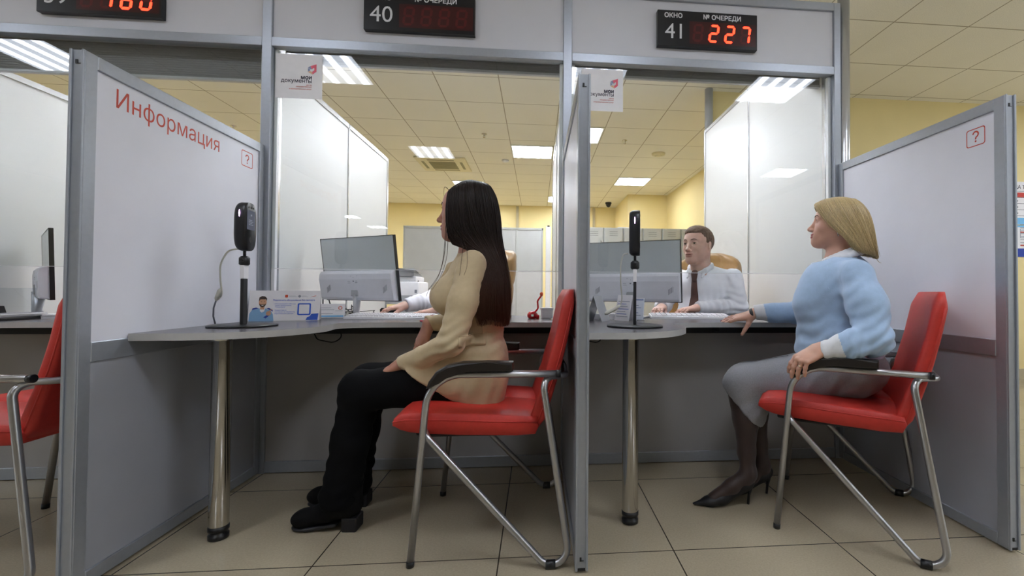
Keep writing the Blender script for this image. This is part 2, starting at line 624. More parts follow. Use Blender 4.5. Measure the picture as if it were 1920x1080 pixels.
# ================================================================== THE SETTING
HC = 2.909
fl = MB().box((-9, -15, -0.1), (6.6, 8.7, 0.0)); struct('floor', fl, 'floor')
ce = MB().box((-9, -15, HC), (6.6, 8.7, HC + 0.1)); struct('ceiling', ce, 'ceil')
struct('wall_back', MB().box((-6.1, 8.55, 0), (2.8, 8.7, HC)), 'yellow')
struct('wall_pillar', MB().box((1.87, 7.0, 0), (2.7, 8.55, HC)), 'yellow')
struct('wall_office_right', MB().box((2.7, 2.16, 0), (2.8, 8.55, HC)), 'yellow')
struct('wall_hall_side', MB().box((1.74, 2.06, 0), (6.5, 2.16, HC)), 'yellow')
struct('wall_office_left', MB().box((-6.1, 0.05, 0), (-6.0, 8.55, HC)), 'yellow')
struct('wall_hall_front', MB().box((-9, -15, 0), (6.6, -14.9, HC)), 'hall_wall')
def added_window_wall(name, x0, x1, ya, yb, wa, wb, wn):
    w = MB()
    w.box((x0, ya, 0), (x1, wa, HC)); w.box((x0, wb, 0), (x1, yb, HC))
    w.box((x0, wa, 0), (x1, wb, .9)); w.box((x0, wa, 2.6), (x1, wb, HC))
    struct(name, w, 'hall_wall')
    xm = (x0 + x1) / 2
    g = struct(wn, MB().box((xm - .003, wa, .9), (xm + .003, wb, 2.6)), 'glass')
    f = MB()
    n = 5
    for k in range(n + 1):
        y = wa + (wb - wa) * k / n
        f.box((xm - .03, max(wa, y - .03), .9), (xm + .03, min(wb, y + .03), 2.6))
    f.box((xm - .03, wa, .9), (xm + .03, wb, .96)); f.box((xm - .03, wa, 2.54), (xm + .03, wb, 2.6))
    f.build('window_frame', 'white', g)
added_window_wall('wall_hall_left', -9, -8.9, -14.9, 0.05, -5.6, 0.0, 'window_5')  # windows added out of view to bring daylight onto the counter front
added_window_wall('wall_hall_right', 6.5, 6.6, -14.9, 2.16, -5.6, 0.8, 'window_6')
struct('wall_corner', MB().box((-8.9, 0.0, 0), (-5.9, 0.05, HC)), 'hall_wall')
struct('baseboard_hall', MB().box((1.76, 2.045, 0), (6.5, 2.06, 0.11)), 'beige_trim')
for x in (-0.47, 1.35):
    struct('trim_%d' % (1 if x < 0 else 2), MB().box((x - 0.03, 8.52, 0), (x + 0.03, 8.55, HC - 0.02)), 'beige_trim')

# --- counter front: posts, header, lower wall, glass
XP = [-5.88, -4.33, -2.83, -1.337, 0.151]
mb = MB()
for x in XP:
    mb.box((x - 0.0225, 0.0, 0.0), (x + 0.0225, 0.045, 2.5), bev=0.002, seg=1)
mb.box((1.622, 0.0, 0.0), (1.66, 0.045, 2.5), bev=0.002, seg=1)
struct('trim_3', mb, 'alu')
struct('trim_4', MB().lathe([(0.03, 0), (0.03, HC)], (1.69, 0.02, 0), n=28), 'alu_bright')
ends = XP + [1.644]
rail, head, low, base = MB(), MB(), MB(), MB()
for a, b in zip(ends[:-1], ends[1:]):
    a, b = a + 0.0225, b - 0.0225
    rail.box((a, 0.0, 2.10), (b, 0.045, 2.145), bev=0.002, seg=1)
    rail.box((a, 0.0, 2.455), (b, 0.045, 2.5), bev=0.002, seg=1)
    head.box((a, 0.014, 2.143), (b, 0.034, 2.457))
    low.box((a, 0.012, 0.055), (b, 0.034, 0.724))
    base.box((a, 0.002, 0.004), (b, 0.042, 0.058), bev=0.002, seg=1)
struct('trim_5', rail, 'alu')
struct('wall_header', head, 'header')
struct('wall_counter', low, 'counter_wall')
struct('baseboard_counter', base, 'alu')
for i, (a, b) in enumerate(zip(ends[1:-1], ends[2:])):
    a, b = a + 0.024, b - 0.024
    g = struct('window_%d' % (i + 1), MB().box((a, 0.021, 1.0), (b, 0.026, 2.099)), 'glass')
    fr = MB()
    fr.box((a, 0.03, 0.755), (a + 0.016, 0.05, 2.098))
    fr.box((b - 0.016, 0.03, 0.755), (b, 0.05, 2.098))
    fr.build('window_frame', 'white', g)
    MB().box((a + .016, 0.0208, .9985), (b - .016, 0.0262, 1.0012)).build('pane_edge', 'white', g)

# ================================================================== OFFICE DIVIDERS
def office_divider(x0, x1, y0, y1, top, joints, label):
    r = empty('office_divider', ((x0 + x1) / 2, (y0 + y1) / 2, 0), label=label, cat='partition')
    f, p = MB(), MB()
    js = [y0] + joints + [y1]
    for k, y in enumerate(js):
        w = 0.035 if k in (0, len(js) - 1) else 0.02
        ya = y if k == 0 else (y - w if k == len(js) - 1 else y - w / 2)
        f.box((x0, ya, 0.0), (x1, ya + w, top), bev=0.004, seg=2)
    f.box((x0, y0 + .035, top - 0.035), (x1, y1 - .035, top), bev=0.003, seg=1)
    f.box((x0, y0 + .035, 0.0), (x1, y1 - .035, 0.05), bev=0.003, seg=1)
    f.build('frame', 'alu_bright', r, True)
    for a, b in zip(js[:-1], js[1:]):
        MB().box((x0 + 0.006, a + 0.01, 0.04), (x1 - 0.006, b - 0.01, top - 0.03)).build('panel', 'office_panel', r, True)
office_divider(-1.345, -1.305, 0.052, 1.78, 2.05, [0.93], 'white office divider behind the counter, right of the lettered booth partition')
office_divider(0.133, 0.169, 0.052, 1.78, 2.05, [0.93], 'office divider seen edge-on behind the counter between the two staffed booths')
office_divider(1.602, 1.642, 0.052, 1.93, 2.46, [1.0], 'tall white office divider behind the seated clerk, nearest the yellow hall wall')
office_divider(-2.85, -2.81, 0.052, 1.78, 2.05, [0.93], 'white office divider behind the edge-on monitor at the far left')
struct('trim_6', MB().lathe([(0.04, 0), (0.04, HC)], (1.685, 2.02, 0), n=24), 'grey_pl')

# ================================================================== BOOTH PARTITIONS
def booth_partition(xl, xr, label, face):
    L, H = 0.9, 1.604
    r = empty('booth_partition', ((xl + xr) / 2, -L / 2, 0), label=label, cat='partition')
    f = MB()
    f.box((xl, -L, 0.008), (xr, -L + 0.04, H), bev=0.002, seg=1)
    f.box((xl, -L - 0.006, 0.008), (xl + 0.007, -L, H), bev=0.001, seg=1)
    f.box((xr - 0.007, -L - 0.006, 0.008), (xr, -L, H), bev=0.001, seg=1)
    f.box((xl, -0.036, 0.008), (xr, 0.0, H), bev=0.002, seg=1)
    f.box((xl, -L + .04, H - 0.042), (xr, -.036, H), bev=0.002, seg=1)
    f.box((xl, -L + .04, 0.675), (xr, -.036, 0.735), bev=0.002, seg=1)
    f.box((xl, -L + .04, 0.008), (xr, -.036, 0.05), bev=0.002, seg=1)
    f.build('frame', 'alu', r, True)
    MB().box((xl + .007, -L + .038, 0.733), (xr - .007, -.034, H - .04)).build('upper_panel', 'panel', r, True)
    MB().box((xl + .007, -L + .038, 0.048), (xr - .007, -.034, 0.677)).build('lower_panel', 'panel_low', r, True)
    cl = MB()
    xc = (xl + xr) / 2
    for z in (H - 0.035, 0.045):
        cl.box((xc - .006, -L - .0025, z - .007), (xc, -L + .001, z + .005))
        cl.box((xc, -L - .0012, z - .007), (xc + .007, -L + .001, z - .005))
    cl.box((xc - .012, -L - .0012, 0.008), (xc + .012, -L + .001, 0.016))
    cl.build('lock_slot', 'black_matt', r, True)
    if face:
        side, letters, ic = face
        x = xr - .0066 if side > 0 else xl + .0066
        ex = (0, 1, 0) if side > 0 else (0, -1, 0)
        if letters:
            t = MB()
            put_text(t, letters[0], frame_m((x, letters[1], letters[2]), ex, (0, 0, 1)), letters[4], width=letters[3])
            t.build('lettering', 'txt_red', r, True)
        ya, yb, za, zb = ic
        w, h = abs(yb - ya), zb - za
        m = frame_m((x, ya, za), ex, (0, 0, 1))
        t = MB()
        put_ring(t, round_rect(0, 0, w, h, .009), round_rect(.0035, .0035, w - .0035, h - .0035, .007), m)
        q = m @ Matrix.Translation((w / 2, 0, 0))
        arc = [(.0105 * math.cos(math.radians(a)), .0445 + .0105 * math.sin(math.radians(a))) for a in range(175, -61, -12)]
        put_stroke(t, arc + [(.0012, .0325), (0, .029), (0, .0255)], .0058, q)
        put_poly(t, [(.0037 * math.cos(k * PI / 8), .0185 + .0037 * math.sin(k * PI / 8)) for k in range(16)], q)
        t.build('question_sign', 'txt_red', r, True)
    return r
booth_partition(-1.376, -1.336, 'tall grey framed booth partition with red lettering, left of the brown haired visitor',
                (1, ('Информация', -0.79, 1.476, 0.478, 0.083), (-0.166, -0.083, 1.463, 1.535)))
booth_partition(0.1288, 0.1688, 'grey framed booth partition seen almost edge-on between the two visitors', None)
booth_partition(1.642, 1.682, 'grey framed booth partition with a question sign only, behind the blonde visitor',
                (-1, None, (-0.748, -0.823, 1.457, 1.525)))

# ================================================================== ROLLER SHUTTERS
def roller_shutter(xa, xb, zb, label):
    r = empty('roller_shutter', ((xa + xb) / 2, 0.1, zb), label=label, cat='shutter', group='roller shutters above the windows')
    c = MB()
    n = int((2.12 - zb) / 0.012)
    for k in range(n):
        z = zb + .014 + k * 0.0115
        c.box((xa, 0.098, z), (xb, 0.106, z + 0.0108), bev=.001, seg=1)
    c.box((xa, 0.104, zb + .01), (xb, 0.112, 2.13))
    c.build('curtain', 'shutter', r, True)
    MB().box((xa, 0.092, zb), (xb, 0.114, zb + 0.014), bev=0.002, seg=1).build('bottom_rail', 'shutter_rail', r, True)
    MB().box((xa, 0.085, 2.125), (xb, 0.22, 2.26), bev=0.01, seg=2).build('housing', 'shutter_rail', r, True)
roller_shutter(-2.80, -1.36, 1.955, 'grey roller shutter lowered furthest, above the left window')
roller_shutter(-1.30, 0.128, 2.062, 'thin strip of grey roller shutter above the middle window')
roller_shutter(0.174, 1.60, 2.068, 'thin strip of grey roller shutter above the right window beside the tall divider')

# ================================================================== CEILING FITTINGS
def ceiling_light(xc, yc, hall, label=None, proto={}):
    k = 'lamp_hall' if hall else 'lamp_office'
    if k not in proto:
        r = empty('ceiling_light', (0, 0, HC))
        f = MB()
        for a, b in (((-.297, -.297), (.297, -.278)), ((-.297, .278), (.297, .297)), ((-.297, -.278), (-.278, .278)), ((.278, -.278), (.297, .278))):
            f.box((a[0], a[1], -.012), (b[0], b[1], 0.0), bev=.002, seg=1)
        f.build('frame', 'lamp_frame', r)
        MB().box((-.279, -.279, -.008), (.279, .279, -.001)).build('diffuser', k, r)
        proto[k] = r
    else:
        r = copy_tree(proto[k])
    r.location = (xc, yc, HC)
    tag(r, label, 'ceiling light', 'hall ceiling lights behind the camera' if hall else 'office ceiling lights')
GX, GY = -1.5764, 0.1787
for xc, yc in ((2.32, -1.92), (0.52, -1.92), (-1.88, -1.92), (-4.28, -1.92), (4.12, -4.93), (-1.53, -4.4), (4.72, -.12), (5.92, -1.92), (5.92, .48), (5.92, -4.93),  # the rightmost lamps are added out of view to brighten the hall
               (-5.2, -10.7), (-5.1, -12.8), (5.92, -7.9)):
    ceiling_light(xc, yc, True, 'square four-tube panel in the hall ceiling, some mirrored in the counter glass, some added unseen for light')
OFF = [((-0.08, 4.28), 'four-tube office ceiling light right of the cassette unit'),
       ((0.52, 3.48), 'ceiling light partly hidden by the edge-on booth partition, left of the clerk in the tie'),
       ((1.72, 5.88), 'white square ceiling light above the grey lockers and the seated clerk'),
       ((-1.28, 6.48), 'nearer ceiling light behind the brown haired visitor\'s head'),
       ((-1.28, 7.68), 'further ceiling light behind the brown haired visitor\'s head, near the yellow wall'),
       ((0.52, 7.68), 'ceiling light deep in the office left of the dome camera'),
       ((.52, 1.08), 'added, unseen ceiling light close behind the counter above the clerk in the tie'),  # unseen lamps, added to brighten the office side of the counters
       ((-.68, 1.08), 'added, unseen ceiling light close behind the middle counter'),
       ((-2.48, 1.08), 'added, unseen ceiling light close behind the left counter'),
       ((-4.28, 1.08), 'added, unseen ceiling light behind the counter past the left edge'),
       ((-4.88, 5.28), 'added ceiling light in the left part of the office, hidden by the lettered partition'),  # lamps added in hidden spots to lift the left office ceiling
       ((-4.88, 7.08), 'added, unseen ceiling light at the left end of the yellow back wall'),
       ((-3.68, 6.48), 'added ceiling light hidden behind the white office divider')]
for (xc, yc), lb in OFF:
    ceiling_light(xc, yc, False, lb)

ac = empty('air_conditioner', (-1.48, 5.05, HC), label='square cream cassette air conditioner in the office ceiling', cat='air conditioner')
a_ = MB()
a_.box((-.38, -.38, -.03), (.38, .38, 0), bev=.012, seg=2)
a_.build('body', 'ac', ac)
g_ = MB()
for k in range(9):
    g_.box((-.2, -.2 + k * .047, -.036), (.2, -.172 + k * .047, -.0305))
g_.build('grille', 'ac_dark', ac)
for k in range(4):
    MB().box((-.2, .27, -.034), (.2, .31, -.0305)).transform(Matrix.Rotation(k * PI / 2, 4, 'Z')).build('louvre', 'ac_dark', ac)

def sprinkler(x, y, label):
    r = empty('sprinkler', (x, y, HC), label=label, cat='sprinkler', group='ceiling sprinklers')
    MB().lathe([(.035, 0), (.034, -.006), (.012, -.008), (.01, -.03), (.004, -.032)], n=16).build('body', 'chrome', r)
    MB().lathe([(.016, -.045), (.016, -.043)], n=16).build('deflector', 'chrome', r)
    t = MB()
    for s in (-1, 1): t.tube([(s * .009, 0, -.03), (s * .012, 0, -.038), (s * .003, 0, -.045)], .002, n=6)
    t.build('yoke', 'chrome', r)
sprinkler(-0.69, 3.58, 'small ceiling sprinkler above the brown haired visitor')
sprinkler(1.15, 3.63, 'small ceiling sprinkler right of the edge-on booth partition')
sprinkler(-3.75, 3.62, 'small ceiling sprinkler above the red lettered partition')
sd = empty('smoke_detector', (1.75, 4.16, HC), label='flat round vent in the office ceiling left of the grey pole', cat='detector')
MB().lathe([(.1, 0), (.095, -.02), (.05, -.032), (0.01, -.033)], n=28).build('body', 'ac', sd)
MB().lathe([(.055, -.034), (.04, -.04), (0.01, -.041)], n=24).build('cap', 'ac', sd)
sd2 = empty('smoke_detector', (-0.5, 4.75, HC), label='small white smoke detector right of the cassette unit', cat='detector')
MB().lathe([(.055, 0), (.052, -.02), (.03, -.034), (.006, -.036)], n=24).build('body', 'white', sd2)
dc = empty('dome_camera', (1.60, 7.9, HC), label='dark dome camera on the office ceiling above the lockers', cat='camera')
MB().lathe([(.07, 0), (.072, -.03), (.062, -.045)], n=24).build('base', 'black', dc)
MB().lathe([(.058, -.04), (.052, -.075), (.035, -.1), (.01, -.112)], n=24).build('dome', 'disp', dc)
# ================================================================== QUEUE DISPLAYS
SEG = {'0': 'abcdef', '1': 'bc', '2': 'abged', '7': 'abc', '8': 'abcdefg', ' ': ''}
def seg_poly(c, w, h, t):
    m = h / 2
    hz = lambda y: [(t * .6, y), (t * 1.1, y + t / 2), (w - t * 1.1, y + t / 2), (w - t * .6, y), (w - t * 1.1, y - t / 2), (t * 1.1, y - t / 2)]
    vt = lambda x, a, b: [(x, a + t * .15), (x + t / 2, a + t * .6), (x + t / 2, b - t * .6), (x, b - t * .15), (x - t / 2, b - t * .6), (x - t / 2, a + t * .6)]
    p = {'a': hz(h - t / 2), 'g': hz(m), 'd': hz(t / 2), 'b': vt(w - t / 2, m, h - t / 2), 'c': vt(w - t / 2, t / 2, m),
         'f': vt(t / 2, m, h - t / 2), 'e': vt(t / 2, t / 2, m)}[c]
    return [(x + y * 0.12, y) for x, y in p]
def queue_display(x0, number, digits, label):
    w, h, z0 = 0.547, 0.192, 2.2
    r = empty('queue_display', (x0 + w / 2, -0.015, z0), label=label, cat='sign', group='queue number displays')
    MB().box((x0, -0.016, z0), (x0 + w, 0.013, z0 + h), bev=.0015, seg=1).build('housing', 'disp', r, True)
    m = frame_m((x0, -0.0165, z0), (1, 0, 0), (0, 0, 1))
    for s, x in (('ОКНО', .085), ('№ ОЧЕРЕДИ', .352)):
        t = MB()
        put_text(t, s, m @ Matrix.Translation((x, .153, 0)), .034, .0011, 'CENTER')
        t.build('caption', 'disp_txt', r, True)
    t = MB()
    put_text(t, number, m @ Matrix.Translation((.085, .042, 0)), .115, 0, 'CENTER')
    t.build('window_number', 'disp_txt', r, True)
    t = MB(); put_rect(t, .172, .018, .538, .138, m, 0, .0003); t.build('filter', 'disp_red', r, True)
    for k, d in enumerate(digits):
        mm = m @ Matrix.Translation((.186 + k * .087, .029, .0008))
        g = MB()
        for c in 'abcdefg':
            put_poly(g, seg_poly(c, .055, .097, .0125), mm, 1 if c in SEG[d] else 0)
        g.build('digit', ['seg_off', 'seg_on'], r, True)
queue_display(0.625, '41', ' 227', 'black queue display with lit red 227 over the right window')
queue_display(-0.873, '40', '    ', 'black queue display with dark unlit digits over the middle window')
queue_display(-2.357, '39', ' 180', 'black queue display with lit red 180 over the left window, cut by the frame')

# ================================================================== LOGO SHEETS ON THE GLASS
def logo_sheet(x0, label):
    w, z0, h = 0.222, 1.851, 0.222
    r = empty('logo_sheet', (x0 + w / 2, 0.02, z0), label=label, cat='sheet', group='white logo sheets on the glass')
    MB().box((x0, 0.0195, z0), (x0 + w, 0.0208, z0 + h)).build('paper', 'paper', r, True)
    m = frame_m((x0, 0.0188, z0), (1, 0, 0), (0, 0, 1))
    t = MB()
    put_text(t, 'мои', m @ Matrix.Translation((.172, .098, 0)), .028, .0012, 'RIGHT')
    put_text(t, 'документы', m @ Matrix.Translation((.172, .08, 0)), .027, .0004, 'RIGHT', width=.146)
    t.build('wordmark', 'txt_dark', r, True)
    t = MB()
    for s, y, wd in (('центр', .066, .026), ('государственных', .057, .074), ('и муниципальных услуг', .045, .107)):
        put_text(t, s, m @ Matrix.Translation((.172, y, 0)), .0085, .0002, 'RIGHT', width=wd)
    t.build('small_print', 'txt_red', r, True)
    lg = MB()
    m2 = m @ Matrix.Translation((.153, .121, 0))
    k = .0105
    def P(pts, mi): put_poly(lg, [(x * k, y * k) for x, y in pts], m2, mi)
    P([(1.1, 4.2), (3.9, 5.2), (3.9, 3.4), (2.6, 3.4), (1.9, 2.7)], 0)
    P([(3.9, 3.4), (3.9, 1.6), (2.1, .2), (1.9, 1.5), (2.9, 2.3), (2.9, 3.4)], 0)
    P([(0.0, 3.5), (1.1, 4.2), (1.9, 2.7), (1.0, 2.7)], 1)
    P([(0.0, 3.3), (1.0, 2.6), (1.0, 1.9), (0.0, 1.5)], 1)
    P([(0.0, 1.4), (1.0, 1.8), (1.9, 1.4), (2.0, .2)], 2)
    lg.build('emblem', ['pink', 'slate', 'gold'], r, True)
logo_sheet(-1.303, 'white logo sheet on the middle window above the tall white divider')
logo_sheet(0.226, 'white logo sheet on the right window, partly behind the edge-on partition')

# ================================================================== COUNTERS
def counter(xa, xb, label):
    r = empty('counter', ((xa + xb) / 2, 0.0, 0.0), label=label, cat='counter', group='grey counters with a rounded peninsula')
    out = [(0, -.735), (.16, -.73), (.25, -.71), (.335, -.66), (.405, -.585), (.452, -.50), (.474, -.42), (.472, -.35), (.462, -.30),
           (.468, -.26), (.50, -.225), (.56, -.203), (.65, -.192), (.8, -.19)]
    cv = [Vector(p) for p in catmull([(x, y, 0) for x, y in out], np.linspace(0, 1, 60))]
    poly = [(xa + p.x, p.y) for p in cv] + [(xb, -.19), (xb, -.002), (xb - .052, -.002), (xb - .052, .40), (xa + .052, .40), (xa + .052, -.002), (xa, -.002)]
    MB().prism(poly, .7255, .7495, 'Z', 0, 1).build('top', ['desk', 'desk_edge'], r, True)
    b = MB()
    b.box((xa + .05, -.055, .685), (xb - .05, -.02, .7255))
    for x in (xa + .75, xb - .3):
        b.box((x - .012, -.15, .70), (x + .012, -.055, .7255))
    b.build('support_rail', 'black_matt', r, True)
    lx, ly = xa + .2, -.592
    lg = MB().lathe([(.03, .045), (.031, .05), (.031, .712), (.045, .713), (.045, .7255)], (lx, ly, 0), n=32).build('leg', 'chrome', r, True)
    MB().lathe([(.027, .0), (.032, .003), (.032, .017), (.024, .021), (.024, .029), (.0325, .032), (.0325, .046)], (lx, ly, 0), n=32).build('foot', 'black', lg, True)
counter(-1.336, .1288, 'grey counter before the brown haired visitor with rounded peninsula and chrome leg')
counter(.1688, 1.642, 'grey counter under the blonde visitor\'s resting hand, with rounded peninsula')
counter(-2.81, -1.376, 'grey counter left of the red lettered partition, cut by the frame')

# ================================================================== RED CHAIRS
def chair_arc(x):  # armrest centre line height at x
    return .625
def make_chair():
    r = empty('visitor_chair')
    for s in (-1, 1):
        y = .285 * s
        p = fillet([(.242, .262 * s, .012), (.186, y, .625), (-.232, y, .625)], .115, 12)
        fl_ = MB().tube(p, .0115, n=14).build('front_frame', 'tube', r)
        MB().tube([(-.226, y, .625), (-.241, y, .625)], .0126, n=14).build('end_cap', 'black', fl_)
        MB().tube([(.2425, .262 * s, .0), (.2415, .262 * s, .018)], .0128, n=14).build('foot_cap', 'black', fl_)
        # rear loop: from under the seat down to the floor and up to the armrest
        q = fillet([(.205, .02 * s, .432), (.205, .268 * s, .432), (-.291, .312 * s, -.093), (-.180, .287 * s, .612), (-.262, .2 * s, .606), (-.268, .0, .606)], [.035, .052, .04, .05], 10)
        rl = MB().tube(q, .0112, n=14).build('rear_frame', 'tube', r)
        low = min(q, key=lambda v: v.z)
        g = MB().tube([low + Vector((-.016, 0, .0)), low + Vector((.016, 0, .0))], .0145, n=14).build('glide', 'black', rl)
        # armrest pad: follows the front bend of the tube
        arc = [(.190, .583), (.182, .606), (.160, .637), (.125, .658), (.08, .667), (.0, .668), (-.085, .666)]
        und = [(-.085, .6375), (.0, .6375), (.06, .6375), (.1, .634), (.13, .624), (.153, .607), (.165, .592)]
        MB().prism(arc + und, y - .026, y + .026, 'Y', bev=.008).build('armrest_pad', 'pad', r)
    # seat cushion: profile in xz lofted across the width
    prof = [(.300, .446), (.312, .452), (.308, .472), (.285, .489), (.24, .495), (.15, .491), (.05, .486), (-.05, .481), (-.13, .476),
            (-.165, .468), (-.172, .44), (-.16, .414), (-.1, .410), (.0, .413), (.1, .416), (.2, .422), (.255, .428), (.285, .437)]
    cx, cz = .07, .452
    rings = []
    for yy, k, dz in ((-.247, .90, 0), (-.243, .965, 0), (-.232, 1.0, 0), (-.12, 1.0, .004), (-.004, 1.0, .005), (0, .997, .001), (.004, 1.0, .005), (.12, 1.0, .004), (.232, 1.0, 0), (.243, .965, 0), (.247, .90, 0)):
        kx = 1 - (1 - k) * .2
        rings.append([(cx + (x - cx) * kx, yy, cz + (z - cz) * k + (dz if z > cz else 0)) for x, z in prof])
    MB().loft(rings).build('seat', 'red', r)
    for s in (-1, 1):
        MB().tube([(x, s * .2465, z) for x, z in ((.309, .463), (.27, .470), (.15, .468), (.0, .461), (-.165, .455))], .0026, n=6).build('seam', 'red', r)
    # backrest: leaning slab, rounded top, two stitched folds
    rings = []
    ys = [-.235, -.232, -.226, -.217, -.205, -.19, -.17, -.12, -.06]
    ys = ys + [0] + [-q for q in reversed(ys)]
    for yy in ys:
        e = abs(yy) / .235
        thin = .55 if e > .99 else (.8 if e > .97 else 1.0)
        topz = .905 - .06 * (1 - math.sqrt(max(0, 1 - max(0, (e - .74) / .265) ** 2)))
        front, rear = [], []
        for k in range(15):
            t = k / 14
            z = .425 + (topz - .425) * t
            xc = -.150 - .122 * t - .012 * math.sin(t * PI)
            hw = .027 * thin * (1 - .25 * t) * (1 if 0 < k < 14 else .45)
            dent = .006 * (math.exp(-((t - .34) / .025) ** 2) + math.exp(-((t - .68) / .025) ** 2))
            curve = .018 * (1 - e * e)
            front.append((xc + hw - dent - curve, yy, z))
            rear.append((xc - hw - curve, yy, z))
        rings.append(front + rear[::-1])
    MB().loft(rings).build('backrest', 'red', r)
    for s in (-1, 1):
        MB().tube([(-.158 - .122 * t - .012 * math.sin(t * PI), s * .2345, .43 + .42 * t) for t in [k / 8 for k in range(9)]], .003, n=6).build('seam', 'red', r)
    b = MB()
    b.box((-.1, -.2, .398), (.22, .2, .410), bev=.004, seg=1)
    b.box((.2, -.2, .404), (.245, .2, .42), bev=.004, seg=1)
    b.build('seat_base', 'black_matt', r)
    return r
chair = make_chair()
tag(chair, 'red visitor chair with the brown haired visitor on its seat', 'chair', 'red visitor chairs with tubular arms')
chair.location, chair.rotation_euler = (-.16, -.561, 0), (0, 0, PI)
c2 = copy_tree(chair)
tag(c2, 'red visitor chair under the blonde visitor in the grey skirt')
c2.location, c2.rotation_euler = (1.266, -.591, 0), (0, 0, math.radians(146.8))
c3 = copy_tree(chair)
tag(c3, 'empty red visitor chair at the far left, half hidden by the lettered partition')
c3.location, c3.rotation_euler = (-1.745, -.561, 0), (0, 0, PI)

# ================================================================== FACE SCANNERS
def scanner(x, y, rz, label, cable):
    r = empty('face_scanner', (x, y, .7495), rz, label, 'scanner', 'black face scanners on round stands')
    MB().lathe([(.112, 0), (.118, .002), (.118, .006), (.113, .0085), (.01, .0085)], n=48).build('base', 'black', r)
    MB().box((-.006, -.0155, .0085), (.006, .0155, .19), bev=.002, seg=2).build('pole', 'black_matt', r)
    MB().box((-.0075, -.017, .19), (.0075, .017, .243), bev=.001, seg=1).build('paper_sleeve', 'paper', r)
    j = MB()
    j.lathe([(.014, .243), (.019, .248), (.019, .272), (.012, .280), (.006, .281)], n=20)
    j.lathe([(.0055, .28), (.0055, .305)], n=14)
    j.tube([(0, -.015, .262), (0, -.026, .262)], .007, n=12)
    j.build('ball_joint', 'black', r)
    # head: screen faces +x
    hd = MB()
    prof = []
    w, h = .043, .097
    for k in range(32):
        a = 2 * PI * k / 32
        ca, sa = math.cos(a), math.sin(a)
        yy = w * math.copysign(abs(ca) ** .75, ca)
        zz = math.copysign(min(1, abs(sa) ** .6), sa) * h
        prof.append((yy, zz))
    rings = []
    for xx, k in ((-.024, .70), (-.023, .8), (-.017, .93), (-.008, 1.0), (.012, 1.0), (.018, .985), (.0205, .96)):
        rings.append([(xx, p[0] * k, .397 + p[1] * (1 - (1 - k) * .5)) for p in prof])
    hd.loft(rings)
    head = hd.build('head', 'black', r)
    sc = MB(); sc.box((.0205, -.028, .385), (.0212, .028, .462)); sc.build('screen', 'screen', head)
    ln = MB()
    for yy in (-.016, 0.0, .018): ln.lathe([(.0045, 0), (.0045, .0012)], n=14).transform(Matrix.Identity(4)) if False else None
    for yy in (-.016, .002, .018):
        ln.tube([(.0205, yy, .474), (.0216, yy, .474)], .0042, n=12)
    ln.tube([(.0205, .0, .345), (.0216, .0, .345)], .012, n=18)
    ln.build('lens', 'disp', head)
    dots = MB()
    for k in range(4): dots.box((.0213, -.016, .404 + k * .006), (.0215, .016 - .008 * (k % 2), .4065 + k * .006))
    dots.box((.0213, -.004, .44), (.0215, .006, .447))
    dots.build('screen_text', 'txt_grey', head)
    sd = -1 if cable > 0 else -1
    ld = MB().tube([(.0, -.0425, .432), (.0, -.0432, .446), (.0, -.0425, .46)], [.0008, .0025, .0008], n=10).build('status_light', 'led', head)
    return r
s1 = scanner(-1.163, -.43, math.radians(4), 'black face scanner on a stand in front of the red lettered partition', 1)
s2 = scanner(.415, -.45, math.radians(-14), 'black face scanner on a stand right of the edge-on partition', 1)
cb = MB()
pts = [(-.03, .02, .31), (-.075, .03, .30), (-.112, .05, .25), (-.118, .06, .19), (-.115, .065, .135), (-.122, .07, .115)]
cb.tube([Vector(q) for q in catmull(pts, np.linspace(0, 1, 30))], .0034, n=8)
cw = cb.build('cable', 'cable_w', s1)
MB().tube([(-.117, .066, .15), (-.124, .069, .14), (-.135, .072, .11), (-.14, .073, .1)], [.004, .0095, .0095, .004], n=12).build('inline_switch', 'cable_w', cw)
MB().tube(fillet([(-.14, .073, .1), (-.152, .08, .07), (-.158, .09, .035), (-.162, .11, .004)], .02, 5), .0032, n=8).build('lower_cable', 'cable_g', cw)
cb = MB()
pts = [(-.03, .0, .31), (-.05, .01, .305), (-.062, .02, .26), (-.062, .03, .19), (-.058, .05, .115), (-.07, .06, .08)]
cb.tube([Vector(q) for q in catmull(pts, np.linspace(0, 1, 30))], .003, n=8)
cw = cb.build('cable', 'cable_w', s2)
MB().tube([(-.066, .055, .088), (-.085, .04, .074), (-.12, .02, .056), (-.128, .016, .05)], [.004, .009, .009, .004], n=12).build('inline_switch', 'cable_w', cw)
